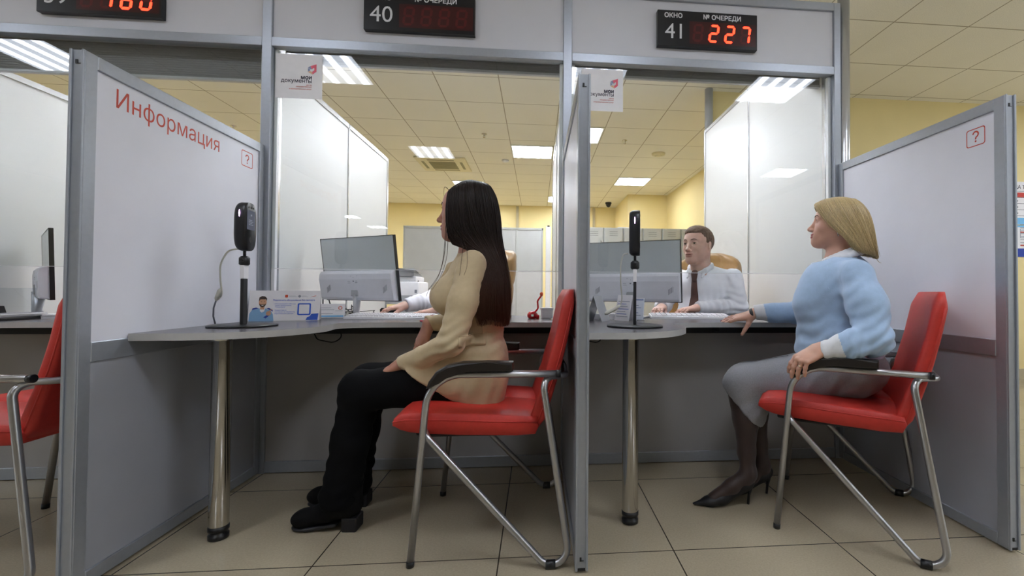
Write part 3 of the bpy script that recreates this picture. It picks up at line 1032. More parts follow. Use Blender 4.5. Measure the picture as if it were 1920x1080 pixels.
# ================================================================== MONITORS
DZ = .7495
def make_monitor(tilt=8):
    r = empty('monitor')
    w, h, zb = .555, .342, .092
    tl = Matrix.Translation((0, 0, zb)) @ Matrix.Rotation(math.radians(tilt), 4, 'X')   # leans back, screen (+y) tilted up
    MB().box((-w / 2, -.004, 0), (w / 2, .008, h), bev=.002, seg=2, mtx=tl).build('upper_back', 'mon_top', r)
    b = MB()
    for a, c in (((-w / 2 - .003, -.005, -.003), (-w / 2, .012, h + .003)), ((w / 2, -.005, -.003), (w / 2 + .003, .012, h + .003)), ((-w / 2, -.005, h), (w / 2, .012, h + .003)), ((-w / 2, -.005, -.003), (w / 2, .012, 0))):
        b.box(a, c, mtx=tl)
    b.build('bezel', 'black', r)
    MB().box((-w / 2 + .003, .008, .012), (w / 2 - .003, .0095, h - .003), mtx=tl).build('screen', 'screen', r)
    hump = MB()
    hump.prism([(-.038, .006), (-.042, .02), (-.042, .12), (-.038, .148), (-.028, .16), (-.004, .163), (-.004, .0)], -w / 2 + .002, w / 2 - .002, 'X', bev=.006)
    hump.transform(tl)
    hb = hump.build('lower_back', 'mon_low', r)
    k = MB()
    for x, z, dx, dz in ((-.045, .108, .02, .002), (-.045, .099, .022, .002), (.015, .108, .016, .003), (.012, .1, .018, .003), (-.02, .135, .003, .003), (.03, .136, .003, .003), (.0, .128, .003, .003), (-.005, .105, .01, .008)):
        k.box((x, -.0427, z), (x + dx, -.042, z + dz), mtx=tl)
    for s in (-1, 1):
        for i in range(5):
            k.box((s * .215 + i * .006, -.0427, .045 + i * .004), (s * .215 + i * .006 + .0028, -.042, .075 + i * .004), mtx=tl)
    k.build('vents_and_ports', 'txt_grey', hb)
    st = MB()
    st.tube([(0, -.03, zb + .035), (0, -.035, .03), (0, -.03, .008)], [.026, .019, .026], n=16, flat=.55)
    st.box((-.03, -.05, zb + .02), (.03, -.025, zb + .075), bev=.006, seg=2)
    st.build('neck', 'silver', r)
    MB().prism(round_rect(-.085, -.075, .085, .065, .03), 0, .009, 'Z', bev=.003).build('foot', 'silver', r)
    return r
mon = make_monitor()
ang = math.atan2(-.27, .465)
tag(mon, 'monitor seen from behind, between the leaflet card and the brown haired visitor', 'monitor', 'office monitors with white lower backs')
mon.location, mon.rotation_euler = (-.955, .245, DZ), (0, 0, ang)
m2 = copy_tree(mon)
tag(m2, 'monitor seen from behind, in front of the clerk in the brown tie')
m2.location, m2.rotation_euler = (.555, .235, DZ), (0, 0, ang)
m3 = make_monitor(2)
tag(m3, 'monitor seen almost edge-on at the far left', 'monitor', 'office monitors with white lower backs')
m3.location, m3.rotation_euler = (-2.53, .25, DZ), (0, 0, math.radians(-43.5))

def keyboard(x, y, rz, label):
    r = empty('keyboard', (x, y, DZ), rz, label, 'keyboard', 'white keyboards')
    MB().prism([(-.07, .0), (.07, .0), (.07, .020), (.062, .023), (-.062, .0125), (-.07, .010)], -.22, .22, 'X', bev=.002).build('case', 'white', r)
    k = MB()
    for row in range(5):
        y0 = -.058 + row * .023
        z0 = .0125 + (y0 + .062) / .124 * .0105
        n = 15
        for c in range(n):
            x0 = -.212 + c * .0283
            k.box((x0, y0, z0 - .002), (x0 + .0245, y0 + .0195, z0 + .0065), bev=.0015, seg=1)
    k.build('keys', 'paper', r)
    return r
keyboard(-.75, .10, math.radians(-6), 'white keyboard under the hands of the clerk behind the brown haired visitor')
keyboard(.86, .17, math.radians(-8), 'white keyboard under the hand of the clerk in the brown tie')
# ================================================================== LEAFLET CARDS
def tent(name, label, cat, a, b, h, depth, mt='paper'):
    """folded card whose front face runs from a to b (world xy)"""
    a, b = Vector((a[0], a[1], 0)), Vector((b[0], b[1], 0))
    ex = (b - a).normalized()
    back = Vector((-ex.y, ex.x, 0))
    r = empty(name, ((a.x + b.x) / 2, (a.y + b.y) / 2, DZ), label=label, cat=cat)
    w = (b - a).length
    top = back * depth / 2 + Vector((0, 0, h))
    mb = MB()
    A = a + Vector((0, 0, DZ)); B = b + Vector((0, 0, DZ))
    for p, q in ((Vector((0, 0, 0)), top), (back * depth, top)):
        nrm = ex.cross(q - p).normalized() * .0007
        vs = [A + p + nrm, B + p + nrm, B + q + nrm, A + q + nrm, A + p - nrm, B + p - nrm, B + q - nrm, A + q - nrm]
        mb.add(vs, [(0, 1, 2, 3), (7, 6, 5, 4), (0, 4, 5, 1), (1, 5, 6, 2), (2, 6, 7, 3), (3, 7, 4, 0)])
    mb.build('card', mt, r, True)
    up_ = top.normalized()
    n_ = ex.cross(up_)
    return r, frame_m(A + n_ * .0016, ex, up_), w, top.length
r, m, w, h = tent('leaflet_card', 'wide white leaflet card with a printed man in a blue shirt', 'leaflet', (-1.322, -.135), (-1.045, -.05), .142, .07)
p = MB()
def ell_pts(cx, cy, rx, ry, n=18): return [(cx + rx * math.cos(2 * PI * k / n), cy + ry * math.sin(2 * PI * k / n)) for k in range(n)]
# printed man: shoulders, arm, neck, head, hair, beard
put_poly(p, [(.004, .0), (.102, .0), (.098, .03), (.088, .05), (.066, .06), (.040, .06), (.014, .052), (.005, .035)], m, 0, .0002)
put_poly(p, [(.044, .06), (.066, .06), (.062, .045), (.053, .04), (.046, .046)], m, 4, .0004)
put_poly(p, [(.046, .055), (.062, .055), (.062, .075), (.046, .075)], m, 1, .0005)
put_poly(p, ell_pts(.054, .088, .0155, .021), m, 1, .0006)
put_poly(p, [(.038, .092), (.0395, .112), (.05, .119), (.062, .117), (.0705, .108), (.0702, .094), (.066, .103), (.044, .103)], m, 2, .0008)
put_poly(p, [(.04, .084), (.044, .07), (.054, .064), (.064, .07), (.068, .084), (.062, .078), (.046, .078)], m, 2, .0008)
put_poly(p, [(.048, .0755), (.060, .0755), (.054, .072)], m, 4, .001)
for x in (.047, .059): put_rect(p, x, .0905, x + .004, .0925, m, 2, .001)
put_poly(p, ell_pts(.080, .036, .010, .011), m, 1, .001)
put_poly(p, [(.083, .043), (.087, .046), (.095, .056), (.092, .058), (.082, .048)], m, 1, .001)
put_poly(p, [(.07, .012), (.088, .03), (.078, .03), (.06, .018)], m, 3, .0008)
put_poly(p, [(.014, .052), (.04, .06), (.03, .064), (.016, .060)], m, 3, .001)
put_poly(p, [(.07, .06), (.088, .05), (.098, .044), (.094, .054), (.08, .062)], m, 3, .0008)
p.build('printed_man', ['print_shirt', 'print_skin', 'print_hair', 'navy', 'paper'], r, True)
t = MB()
put_text(t, 'Подключите обслуживание без паспорта', m @ Matrix.Translation((.095, .096, .0005)), .010, .0002, width=.172)
put_text(t, '• Отсканируйте QR-код', m @ Matrix.Translation((.099, .079, .0005)), .008, 0, width=.088)
put_text(t, 'через приложение', m @ Matrix.Translation((.104, .071, .0005)), .008, 0, width=.066)
put_text(t, '"Госуслуги"', m @ Matrix.Translation((.104, .063, .0005)), .008, 0, width=.042)
put_text(t, '• Предоставьте', m @ Matrix.Translation((.099, .048, .0005)), .008, 0, width=.052)
put_text(t, 'согласие на обработку', m @ Matrix.Translation((.104, .040, .0005)), .008, 0, width=.083)
put_text(t, 'персональных данных', m @ Matrix.Translation((.104, .032, .0005)), .008, 0, width=.077)
t.build('lettering', 'txt_blue', r, True)
t = MB()
put_poly(t, round_rect(.196, .026, .252, .084, .006), m, 0, .0004)
put_poly(t, round_rect(.2025, .032, .2455, .078, .003), m, 1, .0006)
put_poly(t, [(.232, .002), (.282, .002), (.285, .034), (.256, .032), (.248, .020), (.238, .016)], m, 0, .0003)
t.build('blue_frame', ['blue', 'paper'], r, True)
t = MB()
put_poly(t, round_rect(.142, .112, .154, .125, .003), m, 0, .0005)
put_rect(t, .158, .1145, .194, .1155, m, 1, .0005); put_rect(t, .158, .119, .186, .12, m, 1, .0005)
put_poly(t, ell_pts(.202, .118, .006, .006), m, 1, .0005)
put_rect(t, .211, .1145, .238, .1155, m, 1, .0005); put_rect(t, .211, .119, .232, .12, m, 1, .0005)
put_poly(t, [(.248, .114), (.27, .119), (.272, .122), (.26, .119)], m, 0, .0005)
t.build('small_logos', ['orange', 'txt_grey'], r, True)

r, m, w, h = tent('name_card', 'small white name card between the leaflet card and the monitor', 'name card', (-1.165, .14), (-1.02, .175), .072, .05)
t = MB()
for y, a, b, mi in ((.052, .012, .085, 0), (.042, .012, .1, 0), (.020, .012, .095, 0)): put_rect(t, a, y, b, y + .0022, m, mi, .0004)
put_ring(t, ell_pts(.128, .053, .010, .010), ell_pts(.128, .053, .0065, .0065), m, 1, .0004)
put_rect(t, .105, .036, .14, .0375, m, 0, .0004)
put_rect(t, .004, .004, w - .004, .012, m, 2, .0004)
t.build('print', ['txt_grey', 'orange', 'sky'], r, True)

r, m, w, h = tent('tent_card', 'grey-backed folded card beside the right face scanner', 'leaflet', (.318, -.14), (.375, -.03), .125, .09, 'grey_pl')
r, m, w, h = tent('tent_card', 'second folded card with small print, behind the grey-backed one', 'leaflet', (.40, -.02), (.46, -.10), .13, .06)
t = MB()
for k in range(7): put_rect(t, .01, .02 + k * .013, w - .012 - (k % 3) * .01, .0225 + k * .013, m, k % 2, .0004)
t.build('print', ['txt_grey', 'txt_blue'], r, True)
lh = empty('leaflet_holder', (.505, -.02, DZ), math.radians(-28), 'clear leaflet holder with blue printed leaflets by the right scanner', 'holder')
MB().box((-.05, -.004, .0), (.05, -.002, .11)).transform(Matrix.Rotation(math.radians(-12), 4, 'X')).build('front_plate', 'acrylic', lh)
MB().box((-.05, .008, .0), (.05, .010, .12)).transform(Matrix.Rotation(math.radians(-12), 4, 'X')).build('back_plate', 'acrylic', lh)
MB().box((-.05, -.03, .0), (.05, .03, .003)).build('base', 'acrylic', lh)
q = MB().box((-.047, .0005, .004), (.047, .0045, .118)).transform(Matrix.Rotation(math.radians(-12), 4, 'X')).build('leaflets', 'paper', lh)
t = MB()
mm = Matrix.Rotation(math.radians(-12), 4, 'X') @ frame_m((-.047, -.0001, .004), (1, 0, 0), (0, 0, 1))
for k in range(6): put_rect(t, .01, .02 + k * .013, .08 - (k % 3) * .014, .024 + k * .013, mm, k % 2)
put_rect(t, .004, .1, .09, .109, mm, 1)
t.build('print', ['txt_grey', 'slate'], q)

def paper_stack(x, y, rz, w, d, n, label, notes=False):
    r = empty('paper_stack', (x, y, DZ), rz, label, 'papers')
    rr = random.Random(int(x * 1000))
    mb = MB()
    for k in range(n):
        a = rr.uniform(-.04, .04)
        mb.box((-w / 2, -d / 2, k * .0042), (w / 2, d / 2, k * .0042 + .0036), mtx=Matrix.Rotation(a, 4, 'Z'))
    mb.build('sheets', 'paper', r)
    return r
paper_stack(.40, .10, .3, .20, .15, 7, 'stack of white papers left of the right face scanner')
pp = empty('paper_slip', (.955, .19, DZ), .1, 'small white paper slip by the clerk\'s hand near the counter edge', 'paper')
MB().box((-.045, -.02, 0), (.045, .02, .002)).build('slip', 'paper', pp)

# ---- middle booth bits
fg = empty('desk_figurine', (-.022, .09, DZ), label='small red desk figurine with a curved stem and orange tip', cat='figurine')
MB().lathe([(.008, 0), (.022, .002), (.0285, .014), (.0275, .026), (.018, .037), (.006, .041)], n=24).build('base', 'red_gloss', fg)
MB().tube(fillet([(.008, 0, .03), (.03, 0, .055), (.026, 0, .095), (.045, 0, .122)], .02, 5), [.005] * 14 if False else .0048, n=10).build('stem', 'red_gloss', fg)
MB().lathe([(.004, 0), (.0085, .006), (.009, .016), (.004, .022)], (.047, 0, .12), n=16).build('tip', 'orange', fg)
MB().lathe([(.006, 0), (.011, .004), (.011, .018), (.005, .024)], (.026, -.012, .0), n=16).build('foot', 'red_gloss', fg)
MB().box((-.006, -.0295, .014), (.006, -.027, .024)).build('badge', 'paper', fg)
bx = empty('card_box', (.055, .13, DZ), .15, 'small white card box right of the red figurine', 'box')
MB().box((-.03, -.02, 0), (.03, .02, .05), bev=.002, seg=1).build('tray', 'white', bx)
MB().box((-.033, -.023, .046), (.033, .023, .058), bev=.002, seg=1).build('lid', 'white', bx)
ph = empty('phone', (-.475, -.13, DZ), .5, 'dark pink-edged phone at the counter edge beside the brown haired visitor', 'phone')
MB().box((-.07, -.035, 0), (.07, .035, .008), bev=.003, seg=2).build('body', 'pink', ph)
MB().box((-.066, -.032, .008), (.066, .032, .0085)).build('glass', 'disp', ph)
cbn = MB()
for k in range(9):
    x0 = -1.07 + random.uniform(-.03, .05)
    pts = [(x0 + random.uniform(-.03, .03), .345 + random.uniform(-.03, .03), DZ + .006 + random.uniform(0, .045)) for _ in range(5)]
    pts = [(pts[0][0], pts[0][1], DZ + .004)] + pts + [(pts[-1][0] + .05, pts[-1][1], DZ + .004)]
    cbn.tube(fillet(pts, .012, 4), .003, n=6, mi=k % 2)
tag(cbn.build('cable_tangle', ['black', 'cable_w']), 'tangle of cables on the counter under the middle monitor', 'cable')
lp = MB().tube(fillet([(-1.215, .37, DZ + .003), (-1.215, .37, DZ + .10), (-1.195, .37, DZ + .135), (-1.18, .37, DZ + .08), (-1.16, .38, DZ + .003)], .015, 5), .0035, n=8)
tag(lp.build('cable_loop', 'black'), 'black cable loop sticking up behind the leaflet card', 'cable')
for x, y, lb in ((-1.02, -.06, 'thin dark cable hanging below the middle counter'), (.24, -.1, 'thin dark cable loop hanging below the right counter')):
    c = MB().tube(fillet([(x - .06, y, .7255), (x - .02, y - .02, .66), (x + .06, y - .03, .645), (x + .09, y, .67), (x + .05, y + .02, .7255)], .03, 6), .0028, n=8)
    tag(c.build('hanging_cable', 'black'), lb, 'cable')
tape = empty('stapler', (-.84, .36, DZ), -.4, 'black stapler behind the foot of the middle booth monitor', 'stapler')
MB().box((-.06, -.016, 0), (.06, .016, .012), bev=.003, seg=2).build('base', 'black', tape)
MB().prism([(-.06, .014), (.058, .02), (.06, .032), (-.05, .045), (-.062, .036)], -.014, .014, 'Y', bev=.003).build('arm', 'black', tape)

# ---- printer on its cabinet
pc = empty('printer_cabinet', (-1.0, 1.98, 0), label='light grey cabinet under the white printer', cat='cabinet')
MB().box((-1.27, 1.78, .03), (-.72, 2.22, .76), bev=.004, seg=1).build('body', 'cabinet', pc, True)
MB().box((-1.265, 1.765, .05), (-.725, 1.78, .75), bev=.003, seg=1).build('door', 'cabinet', pc, True)
pr = empty('printer', (-1.2, 1.98, .76), label='white printer between the middle monitor and the brown haired visitor', cat='printer')
MB().box((-1.36, 1.80, .77), (-1.04, 2.16, .972), bev=.012, seg=3).build('body', 'white', pr, True)
MB().box((-1.33, 1.84, .972), (-1.07, 2.12, 1.02), bev=.012, seg=3).build('scanner_unit', 'white', pr, True)
MB().box((-1.31, 1.79, .79), (-1.09, 1.80, .85)).build('paper_drawer', 'grey_pl', pr, True)
MB().box((-1.075, 1.797, .87), (-1.055, 1.7995, .90)).build('panel_mark', 'txt_grey', pr, True)
MB().lathe([(.02, 0), (.012, .012)], (-1.08, 1.9, .972), n=14).build('knob', 'black', pr, True)
doc = empty('document_tray', (-1.17, 1.98, 1.02), label='grey tray of loose papers on top of the white printer', cat='tray')
MB().prism([(1.82, 1.02), (2.12, 1.02), (2.12, 1.03), (1.82, 1.09)], -1.31, -1.09, 'X').build('tray', 'grey_pl', doc, True)
d2 = MB()
for k in range(3):
    d2.add([(-1.31, 1.80, 1.094 + k * .006), (-1.08 + k * .01, 1.80, 1.094 - .05 + k * .012), (-1.07, 2.1, 1.05 + k * .01), (-1.3, 2.1, 1.06 + k * .01)], [(0, 1, 2, 3)])
d2.build('papers', 'paper', doc, True)

# ---- left booth bits
ds = empty('document_scanner', (-2.53, -.04, DZ), math.radians(4), 'flat silver and black document scanner with raised lid at the far left', 'scanner')
MB().box((-.17, -.10, .0), (.17, .12, .013), bev=.003, seg=2).build('base', 'black', ds)
MB().box((-.168, -.098, .013), (.168, .118, .030), bev=.004, seg=2).build('tray', 'silver', ds)
MB().box((-.15, .0, .0), (.15, .006, .125), bev=.002, seg=1).transform(Matrix.Translation((0, .10, .03)) @ Matrix.Rotation(math.radians(-20), 4, 'X')).transform(Matrix.Identity(4)).build('lid', 'acrylic', ds)
MB().prism([(-.07, .03), (.06, .03), (.05, .062), (-.05, .068)], -.04, .05, 'Y', bev=.004).build('head', 'black', ds)
sn = MB()
for k, (c, x) in enumerate(((0, .05), (1, .075), (2, .10))): sn.box((x, -.09, .030), (x + .02, -.06, .034))
sn.build('colour_tabs', ['yellow_note', 'pink', 'green'], ds)
paper_stack(-2.30, .16, .4, .2, .16, 5, 'loose white papers at the far left behind the partition')
nt_ = empty('note_block', (-2.27, .34, DZ), .2, 'yellow sticky notes in the clutter at the far left', 'notes')
MB().box((-.035, -.035, .0), (.035, .035, .06), bev=.001, seg=1).build('block', 'yellow_note', nt_)
pt = empty('paper_tray', (-2.40, .33, DZ), .1, 'upright white papers leaning in a tray at the far left', 'tray')
MB().box((-.05, -.06, 0), (.05, .06, .01), bev=.002, seg=1).build('base', 'white', pt)
u = MB()
for k in range(5): u.box((-.04 + k * .018, -.05, .008), (-.036 + k * .018, .05, .11 - k * .009), mtx=Matrix.Rotation(.12 * (k - 1), 4, 'Y'))
u.build('sheets', 'paper', pt)

# ================================================================== BACK OF THE OFFICE
def back_screen(x0, x1, y, top, joints, label):
    r = empty('office_screen', ((x0 + x1) / 2, y, 0), label=label, cat='partition')
    f = MB()
    f.box((x0, y - .02, top - .035), (x1, y + .02, top), bev=.003, seg=1)
    f.box((x0, y - .02, 0), (x1, y + .02, .05), bev=.003, seg=1)
    for x in [x0] + joints + [x1 - .03]: f.box((x, y - .02, 0), (x + .025, y + .02, top), bev=.003, seg=1)
    f.build('frame', 'locker', r, True)
    MB().box((x0 + .01, y - .012, .03), (x1 - .01, y + .012, top - .02)).build('panel', 'cabinet', r, True)
back_screen(-2.0, .095, 4.72, 1.862, [-.78, -.33], 'light grey office screen behind the brown haired visitor, before the yellow wall')
pst = empty('office_post', (.165, 4.6, 0), label='white post at the end of the grey office screen', cat='post')
MB().box((.128, 4.56, 0), (.205, 4.64, 1.87), bev=.004, seg=1).build('body', 'white', pst, True)
MB().box((.15, 4.555, 1.865), (.185, 4.6, 1.885), bev=.003, seg=1).build('cap', 'black', pst, True)
lx = .42
LK = None
for k in range(8):
    if LK is None:
        LK = empty('locker')
        MB().box((0, 0, 0), (.308, .42, 1.9), bev=.003, seg=1).build('body', 'locker', LK)
        for j in range(4):
            z0 = .06 + j * .46
            d = MB().box((.012, -.014, z0), (.296, .001, z0 + .445), bev=.003, seg=1).build('door', 'locker', LK)
            s = MB()
            for q in range(3): s.box((.09, -.0155, z0 + .33 + q * .03), (.22, -.0145, z0 + .336 + q * .03))
            s.build('vent_slots', 'locker_dark', d)
            MB().box((.255, -.028, z0 + .2), (.272, -.014, z0 + .25), bev=.003, seg=1).build('latch', 'chrome', d)
        o = LK
    else:
        o = copy_tree(LK)
    o.location = (lx + k * .312, 4.78, 0)
    nm = ['first', 'second', 'third', 'fourth', 'fifth', 'sixth', 'seventh', 'eighth'][k]
    tag(o, '%s grey metal locker counted from the white post, before the yellow wall' % nm, 'locker', 'row of grey lockers')
fb = empty('paper_folder', (1.42, 4.95, 1.9), .1, 'flat white papers lying on top of the lockers', 'papers')
MB().box((-.15, -.1, 0), (.15, .1, .02), bev=.002, seg=1).build('sheets', 'paper', fb)

# ---- posters on the yellow hall wall
def poster(x0, z0, x1, z1, label, draw):
    r = empty('poster', ((x0 + x1) / 2, 2.055, z0), label=label, cat='poster')
    MB().box((x0, 2.052, z0), (x1, 2.059, z1)).build('board', 'paper', r, True)
    draw(r, frame_m((x0, 2.0512, z0), (1, 0, 0), (0, 0, 1)), x1 - x0, z1 - z0)
def d1(r, m, w, h):
    t = MB()
    put_rect(t, 0, h - .165, w, h - .115, m, 0); put_rect(t, 0, 0, w, .07, m, 1)
    t.build('bands', ['red', 'sky'], r, True)
    t = MB(); put_text(t, 'НА ТЕРРИТОРИИ', m @ Matrix.Translation((-.0 + .02, h - .075, .0003)), .055, .001); t.build('heading', 'txt_dark', r, True)
    t = MB()
    for k in range(5):
        put_rect(t, .01, .09 + k * .065, w - .01, .094 + k * .065, m, 0, .0003)
        for c in range(4): put_rect(t, .03 + c * .12, .115 + k * .065, .06 + c * .12, .125 + k * .065, m, 0, .0003)
    t.build('table_lines', 'txt_dark', r, True)
def d2f(r, m, w, h):
    t = MB(); put_rect(t, 0, 0, w, .09, m, 0); put_rect(t, 0, h - .02, w, h, m, 1); t.build('bands', ['navy', 'sky'], r, True)
    t = MB()
    for k in range(7): put_rect(t, .06, .15 + k * .032, .3 - (k % 3) * .05, .156 + k * .032, m, 0, .0003)
    put_ring(t, [(.06, .2), (.2, .2), (.2, .3), (.06, .3)], [(.066, .206), (.194, .206), (.194, .294), (.066, .294)], m, 0, .0003)
    t.build('print', 'txt_grey', r, True)
    t = MB(); put_rect(t, .06, h - .08, .2, h - .065, m, 0, .0003); put_rect(t, .06, .115, .22, .13, m, 0, .0003); t.build('red_lines', 'txt_red', r, True)
poster(5.02, 1.635, 5.75, 2.09, 'white poster with a table on the yellow hall wall, cut by the frame', d1)
poster(5.04, 1.29, 5.75, 1.625, 'lower poster with a blue bottom band on the yellow hall wall', d2f)

# ================================================================== TAN OFFICE CHAIRS
def make_office_chair():
    r = empty('office_chair')     # faces +x
    b = MB()
    for k in range(5):
        a = 2 * PI * k / 5
        b.tube([(.03 * math.cos(a), .03 * math.sin(a), .105), (.17 * math.cos(a), .17 * math.sin(a), .085), (.29 * math.cos(a), .29 * math.sin(a), .065)], [.024, .02, .015], n=10)
    b.build('star_base', 'black', r)
    for k in range(5):
        a = 2 * PI * k / 5
        c = (.29 * math.cos(a), .29 * math.sin(a), .028)
        MB().tube([(c[0] - .018 * math.sin(a), c[1] + .018 * math.cos(a), .028), (c[0] + .018 * math.sin(a), c[1] - .018 * math.cos(a), .028)], .027, n=14).build('caster', 'black', r)
    MB().lathe([(.03, .1), (.03, .24), (.02, .241), (.02, .4)], n=18).build('gas_column', 'black', r)
    MB().box((-.24, -.25, .40), (.26, .25, .48), bev=.035, seg=4).build('seat', 'tan', r)
    rings = []
    for k in range(31):
        t = k / 30
        z = .47 + .70 * t
        wv = .27 - .035 * (2 * abs(t - .45)) ** 2
        if t > .86: wv *= math.sqrt(max(.02, 1 - ((t - .86) / .15) ** 2)) * .94 + .06
        fold = .010 * abs(math.sin(t * PI * 4.5)) ** .5
        xc = -.24 - .10 * t
        th = .055 + fold
        ring = []
        for j in range(64):
            a = 2 * PI * j / 64
            ca, sa = math.cos(a), math.sin(a)
            yy = wv * math.copysign(abs(sa) ** .6, sa)
            dent = .016 * math.exp(-((abs(yy) - .105) / .014) ** 2) if t > .55 else 0
            xx = xc + (th - dent) * math.copysign(abs(ca) ** .7, ca) + .06 * (yy / .27) ** 2
            ring.append((xx, yy, z))
        rings.append(ring)
    MB().loft(rings).build('backrest', 'tan', r)
    for s in (-1, 1):
        MB().tube(fillet([(-.2, s * .25, .46), (-.22, s * .29, .66), (.12, s * .29, .66), (.16, s * .26, .46)], .06, 6), .018, n=12).build('armrest', 'black', r)
    return r
oc = make_office_chair()
tag(oc, 'tan leather office chair behind the clerk in the brown tie', 'office chair', 'tan leather office chairs')
oc.location, oc.rotation_euler = (.995, .605, 0), (0, 0, math.radians(222))
oc2 = copy_tree(oc)
tag(oc2, 'tan leather office chair showing past the brown haired visitor\'s long hair')
oc2.location, oc2.rotation_euler = (-.53, .65, 0), (0, 0, math.radians(212))
# ================================================================== FIGURES: smooth bodies from blended volumes
def rotm(e):
    from mathutils import Euler
    return np.array(Euler([math.radians(a) for a in e]).to_matrix())

class Body:
    """smoothly blended cones and ellipsoids, turned into one skin by surface nets"""
    def __init__(self):
        self.ops, self.lo, self.hi = [], np.full(3, 9.0), np.full(3, -9.0)
    def _grow(self, pts, r):
        for p in pts:
            self.lo = np.minimum(self.lo, np.array(p) - r)
            self.hi = np.maximum(self.hi, np.array(p) + r)
    def cone(self, a, b, ra, rb, k=.02, flat=None, neg=False):
        a, b = np.array(a, float), np.array(b, float)
        if not neg: self._grow([a, b], max(ra, rb))
        def fn(P):
            ba = b - a
            t = np.clip(((P - a) @ ba) / max(ba @ ba, 1e-9), 0, 1)
            q = P - a - t[:, None] * ba
            if flat is not None:
                n = np.array(flat[:3], float); n /= np.linalg.norm(n)
                q = q + (q @ n)[:, None] * n * (flat[3] - 1)
            return np.sqrt((q * q).sum(1)) - (ra + (rb - ra) * t)
        m = max(ra, rb)
        self.ops.append((fn, k, neg, np.minimum(a, b) - m, np.maximum(a, b) + m))
        return self
    def chain(self, pts, rs, k=.02, **kw):
        for i in range(len(pts) - 1): self.cone(pts[i], pts[i + 1], rs[i], rs[i + 1], k, **kw)
        return self
    def ell(self, c, r, k=.02, rot=None, neg=False):
        c, r = np.array(c, float), np.array(r if hasattr(r, '__len__') else (r, r, r), float)
        R = rotm(rot) if rot is not None else None
        m = r.max()
        if not neg: self._grow([c], m)
        def fn(P):
            q = P - c
            if R is not None: q = q @ R
            k0 = np.sqrt(((q / r) ** 2).sum(1)) + 1e-9
            k1 = np.sqrt(((q / (r * r)) ** 2).sum(1)) + 1e-9
            return k0 * (k0 - 1) / k1
        self.ops.append((fn, k, neg, c - m, c + m))
        return self
    def box(self, c, h, k=.01, rad=.005, rot=None, neg=False):
        c, h = np.array(c, float), np.array(h, float)
        R = rotm(rot) if rot is not None else None
        m = np.linalg.norm(h)
        if not neg: self._grow([c], m)
        def fn(P):
            q = P - c
            if R is not None: q = q @ R
            d = np.abs(q) - (h - rad)
            return np.sqrt((np.maximum(d, 0) ** 2).sum(1)) + np.minimum(d.max(1), 0) - rad
        self.ops.append((fn, k, neg, c - m, c + m))
        return self
    def cut(self, p, n, R=None):
        """remove everything on the side n points to (within R of p)"""
        p, n = np.array(p, float), np.array(n, float)
        n /= np.linalg.norm(n)
        self.ops.append((('cut', p, n, R), 0, None, None, None))
        return self
    def folds(self, fn):
        self.ops.append((('disp', fn), 0, None, None, None))
        return self
    def eval(self, P):
        D = np.full(len(P), .2)
        for fn, k, neg, lo, hi in self.ops:
            if isinstance(fn, tuple):
                if fn[0] == 'disp':
                    s = np.abs(D) < .03
                    D[s] += fn[1](P[s])
                else:
                    _, p, n, R = fn
                    q = P - p
                    h = q @ n
                    if R is None: D = np.maximum(D, h)
                    else:
                        s = (q * q).sum(1) < R * R
                        D[s] = np.maximum(D[s], h[s])
                continue
            mg = max(k * 1.2, .02)
            s = np.all((P > lo - mg) & (P < hi + mg), axis=1)
            if not s.any(): continue
            d, e = fn(P[s]), D[s]
            if neg:
                h = np.clip(.5 - .5 * (e + d) / k, 0, 1)
                D[s] = e + (-d - e) * h + k * h * (1 - h)
            else:
                h = np.clip(.5 + .5 * (e - d) / k, 0, 1)
                D[s] = e + (d - e) * h - k * h * (1 - h)
        return D
    def skin(self, h, M=None):
        lo, hi = self.lo - 3 * h - .006, self.hi + 3 * h + .006
        n = np.ceil((hi - lo) / h).astype(int) + 1
        ax = [lo[i] + h * np.arange(n[i]) for i in range(3)]
        D = np.empty(n, float)
        step = max(1, int(400000 / (n[1] * n[2])))
        for i in range(0, n[0], step):
            X, Y, Z = np.meshgrid(ax[0][i:i + step], ax[1], ax[2], indexing='ij')
            D[i:i + step] = self.eval(np.stack([X.ravel(), Y.ravel(), Z.ravel()], 1)).reshape(X.shape)
        V, F = self.net(D, lo, h)
        if M is not None:
            V = V @ np.array(M)[:3, :3].T + np.array(M)[:3, 3]
        return V, F
    def net(self, D, lo, h):
        n = np.array(D.shape)
        ins = D < 0
        c = np.zeros(n - 1, np.int8)
        for dx in (0, 1):
            for dy in (0, 1):
                for dz in (0, 1):
                    c += ins[dx:n[0] - 1 + dx, dy:n[1] - 1 + dy, dz:n[2] - 1 + dz]
        act = (c > 0) & (c < 8)
        idx = np.full(n - 1, -1, np.int32)
        cells = np.argwhere(act)
        idx[act] = np.arange(len(cells))
        acc, cnt = np.zeros((len(cells), 3)), np.zeros(len(cells))
        for a in range(3):
            o = [b for b in range(3) if b != a]
            for u in (0, 1):
                for v in (0, 1):
                    p0 = cells.copy(); p0[:, o[0]] += u; p0[:, o[1]] += v
                    p1 = p0.copy(); p1[:, a] += 1
                    d0, d1 = D[tuple(p0.T)], D[tuple(p1.T)]
                    s = (d0 < 0) != (d1 < 0)
                    t = d0[s] / (d0[s] - d1[s])
                    q = p0[s].astype(float); q[:, a] += t
                    acc[s] += q; cnt[s] += 1
        V = lo + h * acc / cnt[:, None]
        F = []
